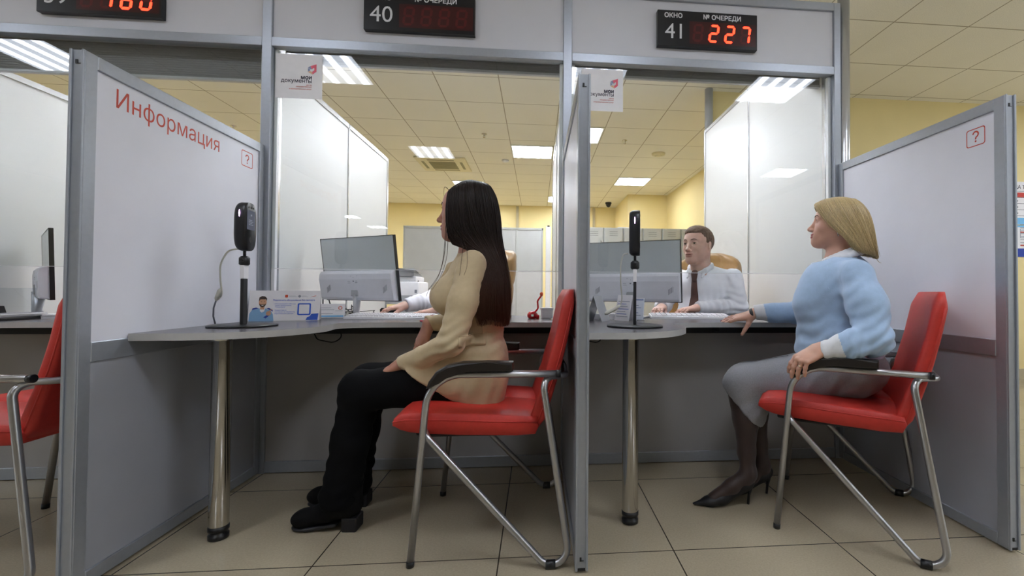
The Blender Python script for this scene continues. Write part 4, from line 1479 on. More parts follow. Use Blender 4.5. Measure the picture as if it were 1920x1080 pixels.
        for a in range(3):
            o = [(a + 1) % 3, (a + 2) % 3]
            sl0 = [slice(1, n[i] - 1) for i in range(3)]; sl0[a] = slice(0, n[a] - 1)
            sl1 = list(sl0); sl1[a] = slice(1, n[a])
            A, B = ins[tuple(sl0)], ins[tuple(sl1)]
            e = np.argwhere(A != B)
            if not len(e): continue
            flip = A[tuple(e.T)]
            off = np.array([1, 1, 1]); off[a] = 0
            g = e + off
            def cell(du, dv):
                q = g.copy(); q[:, o[0]] -= du; q[:, o[1]] -= dv
                return idx[tuple(q.T)]
            q = np.stack([cell(1, 1), cell(0, 1), cell(0, 0), cell(1, 0)], 1)
            q[~flip] = q[~flip][:, ::-1]
            F.append(q)
        F = np.concatenate(F)
        F = F[(F >= 0).all(1)]
        return V, F

def merged(into, part, T, mirror=False):
    """take the volumes of part, placed by T, into the one body"""
    A = np.array(T)[:3, :3] @ np.diag((1, -1 if mirror else 1, 1))
    t = np.array(T)[:3, 3]
    Ai = np.linalg.inv(A).T
    sc = abs(np.linalg.det(A)) ** (1 / 3)
    def wrap(fn): return lambda P: fn((P - t) @ Ai) * sc
    cor = np.array([(i, j, k) for i in (0, 1) for j in (0, 1) for k in (0, 1)])
    for fn, k, neg, lo, hi in part.ops:
        q = (lo + cor * (hi - lo)) @ A.T + t
        into.ops.append((wrap(fn), k * sc, neg, q.min(0), q.max(0)))
    q = (part.lo + cor * (part.hi - part.lo)) @ A.T + t
    into.lo, into.hi = np.minimum(into.lo, q.min(0)), np.maximum(into.hi, q.max(0))

class Figure:
    """one continuous body: trunk, limbs, head and hands blended together; nails, eyes and brows ride on it"""
    def __init__(self): self.b, self.regions, self.sk = Body(), [], Skin()
    def skin(self, h=.0026):
        b = self.b
        H = 4 * h
        lo, hi = b.lo - .02, b.hi + .02
        nb = np.ceil((hi - lo) / H).astype(int) + 1
        cax = [lo[i] + H * np.arange(nb[i] + 1) for i in range(3)]
        X, Y, Z = np.meshgrid(*cax, indexing='ij')
        Dc = b.eval(np.stack([X.ravel(), Y.ravel(), Z.ravel()], 1)).reshape(X.shape)
        near = np.abs(Dc) < 1.35 * H
        neg = Dc < 0
        act = np.zeros(nb, bool)
        for i in (0, 1):
            for j in (0, 1):
                for k in (0, 1):
                    act |= near[i:nb[0] + i, j:nb[1] + j, k:nb[2] + k] | (neg[i:nb[0] + i, j:nb[1] + j, k:nb[2] + k] != neg[:nb[0], :nb[1], :nb[2]])
        D = np.repeat(np.repeat(np.repeat(Dc[:nb[0], :nb[1], :nb[2]].astype(np.float32), 4, 0), 4, 1), 4, 2)
        blk = np.argwhere(act)
        key = (blk // 8) @ np.array((1, 1000, 1000000))
        off = np.array([(i, j, k) for i in range(4) for j in range(4) for k in range(4)])
        for m in np.unique(key):
            q = blk[key == m]
            I = (q[:, None, :] * 4 + off[None]).reshape(-1, 3)
            P = lo + I * h
            p0, p1 = P.min(0) - .03, P.max(0) + .03
            sub = Body()
            sub.ops = [o for o in b.ops if np.all(o[3] < p1) and np.all(o[4] > p0)]
            D[tuple(I.T)] = sub.eval(P)
        full = Body()
        return full.net(D, lo, h)

class Skin:
    """gathers skins with per-face materials into ONE mesh object"""
    def __init__(self): self.V, self.F, self.MI, self.n = [], [], [], 0
    def add(self, VF, mi=0, matfn=None):
        V, F = VF
        self.V.append(V); self.F.append(F + self.n); self.n += len(V)
        if matfn is not None:
            c = V[F].mean(axis=1)
            self.MI.append(np.asarray(matfn(c), int))
        else: self.MI.append(np.full(len(F), mi, int))
        return self
    def mb(self, mb, mi):
        V = np.array(mb.v); F = []
        for f in mb.f:
            if len(f) == 4: F.append(f)
            else:
                for i in range(1, len(f) - 1): F.append((f[0], f[i], f[i + 1], f[i + 1]))
        self.tri = True
        self._extra = getattr(self, '_extra', []) + [(V, mb.f, mi)]
        return self
    def build(self, name, mats, parent):
        V = list(map(tuple, np.concatenate(self.V))) if self.V else []
        F = list(map(tuple, np.concatenate(self.F).tolist())) if self.F else []
        MI = np.concatenate(self.MI).tolist() if self.MI else []
        for ev, ef, mi in getattr(self, '_extra', []):
            o = len(V)
            V += list(map(tuple, ev)); F += [tuple(i + o for i in f) for f in ef]; MI += [mi] * len(ef)
        me = bpy.data.meshes.new(name)
        me.from_pydata(V, [], F)
        for k in mats: me.materials.append(M[k])
        me.polygons.foreach_set('material_index', MI)
        me.polygons.foreach_set('use_smooth', [True] * len(F))
        me.update()
        o = bpy.data.objects.new(name, me)
        COL.objects.link(o)
        o.parent = parent
        return o

def finish(fig, name, mats, parent):
    V, F = fig.skin()
    c = V[F].mean(axis=1)
    mi = np.zeros(len(F), int)
    for fn in fig.regions:
        fn(c, mi)
    sk = Skin()
    sk.V, sk.F, sk.MI, sk.n = [V], [F], [mi], len(V)
    for v, f, m in zip(fig.sk.V, fig.sk.F, fig.sk.MI):
        sk.V.append(v); sk.F.append(f + len(V)); sk.MI.append(m)
    sk._extra = getattr(fig.sk, '_extra', [])
    return sk.build(name, mats, parent)

def fold_noise(seed, amp, wl, axis_w=(1, 1, 1), n=7):
    r = np.random.default_rng(seed)
    K = r.normal(size=(n, 3)) * np.array(axis_w)
    K /= np.linalg.norm(K, axis=1)[:, None]
    K *= (2 * PI / (wl * r.uniform(.7, 1.5, n)))[:, None]
    ph = r.uniform(0, 2 * PI, n)
    def fn(P):
        return amp * np.sin(P @ K.T + ph + .8 * np.sin(P[:, [1, 2, 0]] @ K.T * .6)).mean(axis=1) * 1.8
    return fn

def creases(c, direction, radius, amp, wl):
    """folds across a limb near c"""
    c, d = np.array(c, float), np.array(direction, float); d /= np.linalg.norm(d)
    def fn(P):
        q = P - c
        g = np.exp(-(q * q).sum(1) / radius ** 2)
        w = .35 * np.sin(q[:, 0] * 60 + 1) + .3 * np.sin(q[:, 1] * 50)
        return amp * g * np.sin((q @ d) * 2 * PI / wl + w * 2)
    return fn

# ---- materials of the figures
M['skin_f'] = mat('skin_fair', '#c99a84', 0.45, var=0.05, scale=25, sss=.12, bump=.05, bscale=500)
M['skin_d'] = mat('skin_warm', '#b78470', 0.45, var=0.05, scale=25, sss=.12, bump=.05, bscale=500)
M['skin_m'] = mat('skin_ruddy', '#deb3a0', 0.45, var=0.06, scale=25, sss=.12, bump=.05, bscale=500)
M['lip'] = mat('lips', '#9c4a4a', 0.35, var=.05)
M['lip_m'] = mat('lips_pale', '#c38c7c', 0.4, var=.05)
M['eye_w'] = mat('eye_white', '#d9d6d0', 0.2, var=.02)
M['iris'] = mat('eye_iris', '#4a4438', 0.15, var=.1)
M['brow_d'] = mat('eyebrow_dark', '#33241e', 0.7)
M['brow_l'] = mat('eyebrow_light', '#5a4232', 0.7)
M['nail'] = mat('nail_varnish', '#7a2a2e', 0.25, coat=.4)
M['hair_dark'] = mat('hair_dark_brown', '#1d120e', 0.5, var=.25, scale=40, spec=.28, stretch=(6, 6, .6))
def tipped(m, c_tip, z_tip, z_root):
    """hair dyed lighter towards the ends"""
    nt = m.node_tree
    b = nt.nodes['Principled BSDF']
    old = b.inputs['Base Color'].links[0].from_socket
    tc = [n for n in nt.nodes if n.type == 'TEX_COORD'][0]
    sp = nn(nt, 'ShaderNodeSeparateXYZ')
    nt.links.new(tc.outputs['Object'], sp.inputs[0])
    mr = nn(nt, 'ShaderNodeMapRange')
    mr.inputs['From Min'].default_value, mr.inputs['From Max'].default_value = z_root, z_tip
    nt.links.new(sp.outputs['Z'], mr.inputs['Value'])
    mx = nn(nt, 'ShaderNodeMix', data_type='RGBA')
    nt.links.new(mr.outputs[0], mx.inputs['Factor'])
    nt.links.new(old, mx.inputs['A'])
    mx.inputs['B'].default_value = lin(c_tip)
    nt.links.new(mx.outputs['Result'], b.inputs['Base Color'])
tipped(M['hair_dark'], '#4d2f20', .76, 1.12)
M['hair_blonde'] = mat('hair_blonde', '#bfa97c', 0.4, var=.22, scale=60, spec=.5, stretch=(6, 6, .6))
M['hair_short'] = mat('hair_short_brown', '#6a503c', 0.6, var=.2, scale=120, bump=.8, bscale=350, stretch=(1, 1, .4))
M['jacket'] = mat('jacket_beige', '#c3af8c', 0.75, var=.04, scale=60, bump=.25, bscale=700, sheen=.1)
M['trousers'] = mat('trousers_black', '#0a0a0c', 0.9, var=.1, bump=.2, bscale=400, spec=.15)
M['boot'] = mat('boot_black', '#0a090a', 0.8, var=.1, bump=.2, bscale=300, spec=.2)
M['boot_sole'] = mat('boot_sole', '#17161a', 0.5)
M['sweater'] = mat('sweater_blue', '#a3bcd9', 0.85, var=.04, scale=50, bump=.3, bscale=500, sheen=.25)
M['sweater_w'] = mat('sweater_white', '#dcdde0', 0.85, var=.03, scale=50, bump=.3, bscale=500, sheen=.25)
M['skirt'] = mat('skirt_grey', '#8c8c91', 0.85, var=.10, scale=220, bump=.3, bscale=500, sheen=.15)
M['lining'] = mat('skirt_lining', '#121214', 0.6)
M['tights'] = mat('tights_dark', '#35241f', 0.55, var=.1, sheen=.2)
M['pump'] = mat('pump_black', '#0e0d12', 0.5, var=.05, bump=.1)
M['shirt'] = mat('shirt_white', '#f0f1f6', 0.8, var=.02, bump=.1, bscale=500)
M['ring'] = mat('ring_metal', '#d9cdb4', 0.2, 1.0)
M['slacks'] = mat('slacks_dark', '#25262c', 0.8)

# ---- head
def head_volume(neck=.047, neck_to=(-.045, 0, -.19), male=False):
    b = Body()
    b.ell((-.012, 0, .028), (.094, .074, .084), .02)
    b.ell((.028, 0, .032), (.062, .06, .062), .03)
    b.ell((.03, 0, -.03), (.056, .056, .078), .03)
    for s in (-1, 1):
        b.ell((.05, s * .036, -.026), (.029, .025, .028), .022)
        b.cone((-.004, s * .05, -.045), (.058, s * .018, -.092), .024 if male else .021, .017, .03)
    b.ell((.073, 0, -.093), (.021, .026 if male else .022, .018), .022)
    b.ell((.074, 0, -.06), (.022, .03, .026), .022)
    for s in (-1, 1):
        b.cone((.081, s * .012, .026), (.066, s * .043, .024), .009 if male else .007, .007, .016)
        b.ell((.097, s * .03, .006), (.015, .02, .0115), .012, neg=True)
        b.ell((.0735, s * .031, .0065), (.0148, .0155, .0145), .005)
        b.ell((.0885, s * .031, .0055), (.007, .0128, .0046), .0015, neg=True)
    b.cone((.083, 0, .014), (.105, 0, -.028), .0075, .0095, .012)
    b.ell((.108, 0, -.033), (.0115, .0105, .0095), .008)
    for s in (-1, 1):
        b.ell((.0985, s * .0115, -.0365), (.0105, .0075, .0075), .005)
        b.ell((.101, s * .0075, -.0445), (.0055, .0035, .003), .002, neg=True)
    b.ell((.0925, 0, -.0570), (.0095, .0215, .0055), .005)
    b.ell((.0915, 0, -.0680), (.0098, .0185, .0062), .005)
    b.ell((.101, 0, -.0623), (.009, .0235, .0011), .0022, neg=True)
    for s in (-1, 1):
        b.ell((-.010, s * .0745, -.004), (.017, .0075, .031), .006, rot=(0, -12, s * 18))
        b.ell((-.004, s * .083, -.002), (.009, .006, .019), .004, rot=(0, -12, s * 18), neg=True)
    b.cone((-.022, 0, -.05), neck_to, neck, neck * 1.12, .03)
    return b

def add_head(fig, T, male=False, neck=.047, neck_to=(-.045, 0, -.19), lip=3, brow=1.0):
    """materials: 0 skin, 1 eye white, 2 iris, 3 lips, 4 brows"""
    b = head_volume(neck, neck_to, male)
    A = np.array(T)
    tv = lambda Q: np.asarray(Q) @ A[:3, :3].T + A[:3, 3]
    merged(fig.b, b, T)
    Ai = np.linalg.inv(A[:3, :3]).T
    def lips(c, mi):
        q = (c - A[:3, 3]) @ Ai
        up_l = ((q - np.array((.0925, 0, -.0570))) / np.array((.022, .027, .0066))) ** 2
        lo_l = ((q - np.array((.0915, 0, -.0680))) / np.array((.022, .024, .0074))) ** 2
        mi[(up_l.sum(1) < 1) | (lo_l.sum(1) < 1)] = lip
    fig.regions.append(lips)
    sk = fig.sk
    def surf(y, z, lift=.0):
        xs = np.linspace(.13, .0, 300)
        P = np.stack([xs, np.full(300, y), np.full(300, z)], 1)
        d = b.eval(P)
        i = np.argmax(d < 0)
        return (xs[i] + lift, y, z)
    for s in (-1, 1):
        e = Body().ell((.0735, s * .031, .0062), .0132, .001).skin(.0022)
        d = e[0][e[1]].mean(axis=1) - np.array((.0735, s * .031, .0062))
        d /= np.linalg.norm(d, axis=1)[:, None]
        m = np.where(d[:, 0] > .84, 2, 1)
        sk.V.append(tv(e[0])); sk.F.append(e[1] + sk.n); sk.n += len(e[0]); sk.MI.append(m)
        br = MB()
        pts = [surf(s * y, z, -.0006) for y, z in ((.013, .0245), (.021, .0285), (.03, .0305), (.039, .029), (.046, .0245))]
        br.tube([Vector(p) for p in pts], [q * brow for q in (.0022, .0030, .0028, .0022, .001)], n=8)
        ls = MB()
        pts = [surf(s * y, z, .0) for y, z in ((.020, .0085), (.026, .0112), (.032, .0118), (.038, .0102), (.0435, .0068))]
        br.tube([Vector(p) for p in pts], [.0007, .0013, .0014, .0013, .0007], n=6)
        br.v = [tuple(p) for p in tv(br.v)]
        sk.mb(br, 4)
    return b

# ---- hand: x along the fingers, z out of the back, +y to the thumb side (mirror with side=-1)
def add_hand(fig, T, side=1, curl=(15, 20, 12), spread=1.0, thumb=(25, 10), size=1.0, mi=0, per=None, h=.0021, nail=None, wrist=.028):
    b = Body()
    s = side
    fing = [(.088, .028, .066, .0084), (.093, .0095, .074, .0086), (.089, -.009, .069, .0081), (.080, -.0255, .054, .0072)]
    # palm
    for x, y, L, r in fing:
        b.cone((.006, y * .55, -.001), (x, y, 0), .0145, r * 1.18, .012, flat=(0, 0, 1, 1.12))
    b.ell((.045, .002, -.003), (.045, .034, .0125), .015)
    b.cone((-wrist, 0, 0), (.012, 0, 0), .0245, .024, .02, flat=(0, 0, 1, 1.35))
    tips = []
    for i, (x, y, L, r) in enumerate(fing):
        c = per[i] if per else curl
        a = 0.0
        yaw_ = math.radians((6, 1.5, -3.5, -9)[i] * spread)
        p = np.array((x, y, 0.0))
        prev = p
        for j, (fr, rr) in enumerate(((.44, 1.0), (.31, .92), (.25, .84))):
            a += math.radians(c[j])
            d = np.array((math.cos(a) * math.cos(yaw_), math.cos(a) * math.sin(yaw_), -math.sin(a)))
            q = prev + d * L * fr
            b.cone(prev, q, r * (1.0, .96, .88)[j], r * (.97, .88, .76)[j], .003)
            b.ell(prev + np.array((0, 0, .001)), r * (1.06, 1.04, 1.0)[j], .004)
            prev = q
        tips.append((prev, d))
    ta, tb = math.radians(thumb[0]), math.radians(thumb[1])
    p0 = np.array((.012, .018, -.006))
    d0 = np.array((math.cos(ta) * math.cos(tb), math.sin(ta), -math.sin(tb)))
    d0 /= np.linalg.norm(d0)
    p1 = p0 + d0 * .042
    d1 = np.array((math.cos(ta * .75), math.sin(ta * .75), -math.sin(tb) * 1.2)); d1 /= np.linalg.norm(d1)
    p2 = p1 + d1 * .032
    d2 = np.array((math.cos(ta * .45), math.sin(ta * .45), -math.sin(tb) * 1.5)); d2 /= np.linalg.norm(d2)
    p3 = p2 + d2 * .025
    b.cone(p0, p1, .0165, .0115, .014)
    b.cone(p1, p2, .0108, .0098, .004)
    b.cone(p2, p3, .0098, .0078, .003)
    A = np.array(T)
    Sm = np.diag((size, size * s, size, 1.0))
    merged(fig.b, b, np.array(T) @ np.diag((size, size, size, 1.0)), s < 0)
    sk = fig.sk
    if nail is not None:
        for (p, d) in tips + [(p3, d2)]:
            up_ = np.array((0, 0, 1.0)); n_ = up_ - d * (up_ @ d); n_ /= np.linalg.norm(n_)
            sd_ = np.cross(n_, d)
            N = Body().ell((0, 0, 0), (.0062, .0046, .0016), .001)
            nv, nf = N.skin(.0014)
            c = p + d * .0025 + n_ * .0058
            nv = c + nv[:, :1] * d + nv[:, 1:2] * sd_ + nv[:, 2:] * n_
            nv = nv @ Sm[:3, :3]
            if s < 0: nf = nf[:, ::-1]
            nv = nv @ A[:3, :3].T + A[:3, 3]
            sk.V.append(nv); sk.F.append(nf + sk.n); sk.n += len(nv); sk.MI.append(np.full(len(nf), nail, int))

def aim(o, fwd, back):
    """frame at o: x along fwd, z close to back"""
    f = Vector(fwd).normalized()
    z = Vector(back)
    z = (z - f * z.dot(f)).normalized()
    y = z.cross(f)
    return Matrix(((f.x, y.x, z.x, o[0]), (f.y, y.y, z.y, o[1]), (f.z, y.z, z.z, o[2]), (0, 0, 0, 1)))

def head_frame(o, yaw_=0, pitch_=0, roll_=0, size=1.0):
    return (Matrix.Translation(o) @ Matrix.Rotation(math.radians(yaw_), 4, 'Z') @ Matrix.Rotation(math.radians(-pitch_), 4, 'Y')
            @ Matrix.Rotation(math.radians(roll_), 4, 'X') @ Matrix.Scale(size, 4))

# ---- long hair from guide strands
def guide_hair(guides, yc, n, seg, rad, seed, jit=.006, cut=(.88, 1.0), extra=(), inner=.93, wave=.0):
    """guides: strands from the parting down, front to back, on the +y side; both sides are grown"""
    G = np.array([catmull(g, np.linspace(0, 1, 40)) for g in guides])       # u x t x 3
    nu = len(G)
    r = np.random.default_rng(seed)
    mb = MB()
    def strand(u, side, depth, tmax, jx):
        x = u * (nu - 1); i = min(int(x), nu - 2); f = x - i
        i0, i3 = max(i - 1, 0), min(i + 2, nu - 1)
        p0, p1, p2, p3 = G[i0], G[i], G[i + 1], G[i3]
        c = .5 * ((2 * p1) + (-p0 + p2) * f + (2 * p0 - 5 * p1 + 4 * p2 - p3) * f * f + (-p0 + 3 * p1 - 3 * p2 + p3) * f ** 3)
        c = c[:max(4, int(40 * tmax))]
        c = c[np.linspace(0, len(c) - 1, seg).astype(int)]
        tt = np.linspace(0, 1, seg)[:, None]
        c = c * np.array((1, depth, 1)) + jx * (.25 + .75 * tt)
        if wave: c = c + wave * np.sin(tt * 7 + jx[0] * 900) * np.array((1, .6, 0)) * tt
        return np.stack([c[:, 0], yc + side * c[:, 1], c[:, 2]], 1)
    for side in (1, -1):
        rows = []
        for u in np.linspace(0, 1, 26):
            rows.append([tuple(p) for p in strand(u, side, inner, .97, np.zeros(3))])
        mb.grid(rows)
        for k in range(n):
            u = r.uniform(0, 1)
            p = strand(u, side, r.uniform(inner + .01, 1.03), r.uniform(*cut), r.normal(size=3) * jit * np.array((1, .5, .25)))
            rs = [rad * r.uniform(.7, 1.2) * (1.0 if t < .6 else 1.0 - .8 * (t - .6) / .4) for t in np.linspace(0, 1, seg)]
            mb.tube([Vector(q) for q in p], rs, n=4, caps=False)
    for pts in extra:
        q = catmull(pts, np.linspace(0, 1, seg))
        mb.tube([Vector((a[0], yc + a[1], a[2])) for a in q], [rad * .7 * (1 - .6 * t) for t in np.linspace(0, 1, seg)], n=4, caps=False)
    return mb
def limbs(b, hip, chest, arms, legs):
    b.cone(hip, chest, .085, .080, .03)
    b.cone(chest, (chest[0] + .01, chest[1], 1.03), .075, .048, .03)
    for sh, el, wr in arms:
        b.cone(chest, sh, .06, .040, .03)
        b.chain([sh, el, wr], [.040, .034, .0235], .012)
    for hp, kn, an in legs:
        b.cone(hip, hp, .075, .064, .03)
        b.chain([hp, kn, an], [.066, .045, .026], .015)

# ================================================================== THE BROWN HAIRED VISITOR
def visitor_brown():
    r = empty('person', (-.16, -.561, 0), PI, 'person with long straight brown hair in a beige jacket and black trousers, seated in profile', 'person')
    y0 = -.045
    HC_ = (.118, -.035, 1.208)
    T = head_frame(HC_, -9, 1, 0, 1.02)
    body = Figure()
    add_head(body, T, neck_to=(-.03, -.005, -.19))
    wn, wf = (.338, .048, .624), (.285, -.135, .762)
    add_hand(body, aim((.346, .045, .622), (.84, -.25, -.42), (.45, .1, .85)), -1, per=[(22, 24, 14), (24, 26, 14), (26, 26, 16), (28, 28, 16)], size=.92, thumb=(28, 22))
    add_hand(body, aim((.288, -.142, .752), (.45, .03, -.88), (.62, .45, .35)), 1, per=[(6, 14, 10), (8, 16, 10), (10, 18, 12), (14, 22, 12)], size=.92, thumb=(22, 8))
    limbs(body.b, (.085, y0, .60), (.09, y0, .93), [((.08, y0 + .14, .985), (.13, .165, .72), wn), ((.08, y0 - .14, .985), (.09, -.26, .765), wf)],
          [((.10, y0 + .075, .56), (.495, y0 + .062, .52), (.57, -.005, .11)), ((.10, y0 - .075, .56), (.515, y0 - .085, .52), (.60, -.20, .11))])
    finish(body, 'body', ['skin_d', 'eye_w', 'iris', 'lip', 'brow_d'], r)
    # jacket
    j = Body()
    j.ell((.092, y0, .90), (.108, .165, .15), .03)
    j.ell((.085, y0, .985), (.075, .15, .055), .03)
    for s in (-1, 1): j.ell((.165, y0 + s * .068, .875), (.082, .075, .075), .035)
    j.ell((.075, y0, .755), (.105, .14, .12), .04)
    j.ell((.075, y0, .60), (.112, .170, .15), .05)
    j.ell((.12, y0, .69), (.115, .135, .09), .05)
    for s in (-1, 1):
        j.cone((.065, y0 + s * .075, .565), (.27, y0 + s * .085, .575), .104, .088, .03)
    for s in (-1, 1): j.cone((.045, y0 + s * .085, .64), (.045, y0 + s * .09, .50), .085, .083, .04)
    j.cone((.082, y0, .99), (.095, y0, 1.045), .068, .054, .03)
    j.cut((.305, 0, .605), (.56, 0, -.83))
    j.cut((0, 0, .481), (0, 0, -1), None)
    sh_n, el_n = (.075, y0 + .162, .992), (.135, .175, .715)
    j.chain([sh_n, (.10, .15, .86), el_n], [.053, .052, .046], .022)
    j.chain([el_n, (.245, .115, .662), wn], [.043, .037, .029], .014)
    sh_f, el_f = (.08, y0 - .172, .995), (.09, -.275, .76)
    j.chain([sh_f, el_f], [.06, .05], .025)
    j.chain([el_f, wf], [.048, .034], .012)
    j.cut((wn[0] - .004, wn[1], wn[2]), (.80, -.25, -.40), .075)
    j.cut((wf[0] + .002, wf[1], wf[2]), (.55, .3, -.3), .06)
    j.folds(fold_noise(3, .0022, .11))
    j.folds(creases(el_n, (.5, .1, 1), .09, .0035, .032))
    j.folds(creases((.09, y0 + .17, .93), (.4, 0, 1), .06, .002, .03))
    j.folds(creases((.0, y0 + .13, .74), (.15, 0, 1), .10, .003, .045))
    j.folds(creases((.02, y0 + .15, .56), (1, 0, .4), .10, .003, .06))
    js = Skin().add(j.skin(.0048))
    jo = js.build('jacket', ['jacket'], r)
    # pocket flap, seam and lapel, laid on the surface
    def surf_y(x, z, lift=.0012):
        ys = np.linspace(.32, -.05, 400)
        P = np.stack([np.full(400, x), ys, np.full(400, z)], 1)
        i = np.argmax(j.eval(P) < 0)
        return (x, ys[i] + lift, z)
    rows = [[surf_y(x, .7005, -.002) for x in np.linspace(.025, .105, 10)]]
    for z in np.linspace(.700, .738, 5):
        rows.append([surf_y(x, z, (.0065 if z < .73 else .002) * (1 if .026 < x < .104 else .3)) for x in [.025, .0262] + list(np.linspace(.035, .095, 6)) + [.1038, .105]])
    MB().grid(rows).build('pocket_flap', 'jacket', jo)
    sm = MB()
    sm.tube([Vector(surf_y(x, .7405, .0004)) for x in np.linspace(.0, .105, 14)], .0016, n=6)
    sm.tube([Vector(surf_y(.035 + .02 * math.sin((z - .7) * 4), z, .0003)) for z in np.linspace(.72, .93, 16)], .0012, n=6)
    sm.build('seam', 'jacket', jo)
    co = Body().chain([(.02, y0 - .02, 1.055), (.035, y0 + .045, 1.05), (.10, y0 + .062, 1.03), (.175, y0 + .04, .99), (.215, y0 + .01, .93)], [.012, .013, .014, .016, .012], .01, flat=(.5, 1, .3, 1.5))
    Skin().add(co.skin(.004)).build('collar', ['jacket'], jo)
    # trousers
    t = Body()
    t.ell((.075, y0, .575), (.09, .15, .095), .03)
    for s, kx, ky, ax, ay in ((1, .495, y0 + .062, .575, -.005), (-1, .515, y0 - .085, .605, -.20)):
        t.cone((.09, y0 + s * .08, .562), (kx, ky, .52), .086, .074, .03)
        t.chain([(kx, ky, .52), (kx + .035, (ky + ay) / 2, .33), (ax - .005, ay, .125)], [.072, .063, .072], .03)
        t.cut((ax, ay, .088), (0, 0, -1), .16)
    t.folds(fold_noise(5, .003, .10))
    t.folds(creases((.5, y0, .46), (.3, 0, 1), .12, .004, .05))
    t.folds(creases((.56, -.02, .17), (.2, 0, 1), .10, .005, .055))
    t.folds(creases((.59, -.2, .17), (.2, 0, 1), .10, .005, .055))
    Skin().add(t.skin(.0055)).build('trousers', ['trousers'], r)
    # boots
    for x, y, a in ((.57, -.005, -4), (.605, -.205, -2)):
        Tm = Matrix.Translation((x, y, 0)) @ Matrix.Rotation(math.radians(a), 4, 'Z')
        b = Body()
        b.cone((-.035, 0, .20), (-.03, 0, .10), .047, .046, .02)
        b.cone((-.035, 0, .085), (.05, 0, .068), .042, .038, .02)
        b.cone((.05, 0, .062), (.125, 0, .042), .038, .034, .02, flat=(0, 0, 1, 1.1))
        b.ell((.135, 0, .038), (.045, .039, .030), .02)
        b.cut((.125, 0, .012), (-.16, 0, -1))
        b.cut((.125, 0, .011), (0, 0, -1))
        bo = Skin().add(b.skin(.004, Tm)).build('boot', ['boot'], r)
        s = Body()
        s.box((-.046, 0, .027), (.028, .034, .027), .006, .006)
        s.box((.06, 0, .016), (.06, .032, .006), .008, .005, rot=(0, 9, 0))
        s.ell((.125, 0, .010), (.052, .040, .010), .01)
        s.cut((0, 0, .0005), (0, 0, -1))
        Skin().add(s.skin(.0035, Tm)).build('sole', ['boot_sole'], bo)
    # hair
    g = [[(.168, .004, 1.300), (.178, .036, 1.288), (.180, .064, 1.262), (.181, .079, 1.21), (.176, .082, 1.13), (.155, .080, 1.075), (.095, .090, 1.052), (.03, .125, 1.0), (.045, .178, .93), (.058, .185, .86), (.045, .178, .79), (.038, .168, .765)],
         [(.14, .004, 1.326), (.142, .05, 1.308), (.14, .082, 1.262), (.137, .094, 1.2), (.128, .096, 1.13), (.09, .096, 1.075), (.05, .106, 1.045), (.012, .14, .98), (.024, .178, .9), (.026, .180, .83), (.02, .168, .765)],
         [(.10, .004, 1.334), (.098, .054, 1.314), (.09, .086, 1.262), (.08, .097, 1.2), (.06, .099, 1.13), (.03, .098, 1.07), (.003, .11, 1.02), (-.014, .13, .95), (-.012, .152, .88), (-.014, .148, .82), (-.014, .136, .757)],
         [(.05, .004, 1.324), (.032, .04, 1.302), (.016, .06, 1.25), (.006, .066, 1.19), (.0, .066, 1.12), (-.010, .066, 1.06), (-.024, .066, 1.0), (-.034, .07, .94), (-.038, .08, .88), (-.040, .084, .81), (-.037, .078, .752)],
         [(.045, .0, 1.322), (.022, .004, 1.298), (.006, .006, 1.25), (-.002, .006, 1.19), (-.006, .006, 1.12), (-.016, .006, 1.06), (-.030, .006, 1.0), (-.040, .006, .94), (-.044, .006, .88), (-.045, .006, .81), (-.040, .006, .75)]]
    ex = [[(.178, .07, 1.24), (.184, .084, 1.13), (.19, .085, 1.03), (.205, .088, .96), (.238, .092, .905), (.25, .095, .875)],
          [(.178, .07, 1.22), (.18, .086, 1.12), (.188, .09, 1.02), (.21, .098, .94), (.243, .1, .9)],
          [(.176, .07, 1.22), (.174, .086, 1.10), (.176, .1, 1.02), (.195, .11, .95), (.225, .11, .9)],
          [(.13, .09, 1.1), (.11, .13, 1.055), (.10, .2, 1.05), (.10, .235, 1.0), (.105, .238, .95)],
          [(.12, .09, 1.1), (.10, .14, 1.06), (.085, .21, 1.04), (.08, .238, .985), (.09, .24, .95)],
          [(.185, .03, 1.29), (.200, .028, 1.30), (.205, .02, 1.275), (.195, .03, 1.24)]]
    guide_hair(g, HC_[1], 1000, 22, .0018, 11, .006, (.9, 1.0), ex).build('hair', 'hair_dark', r)

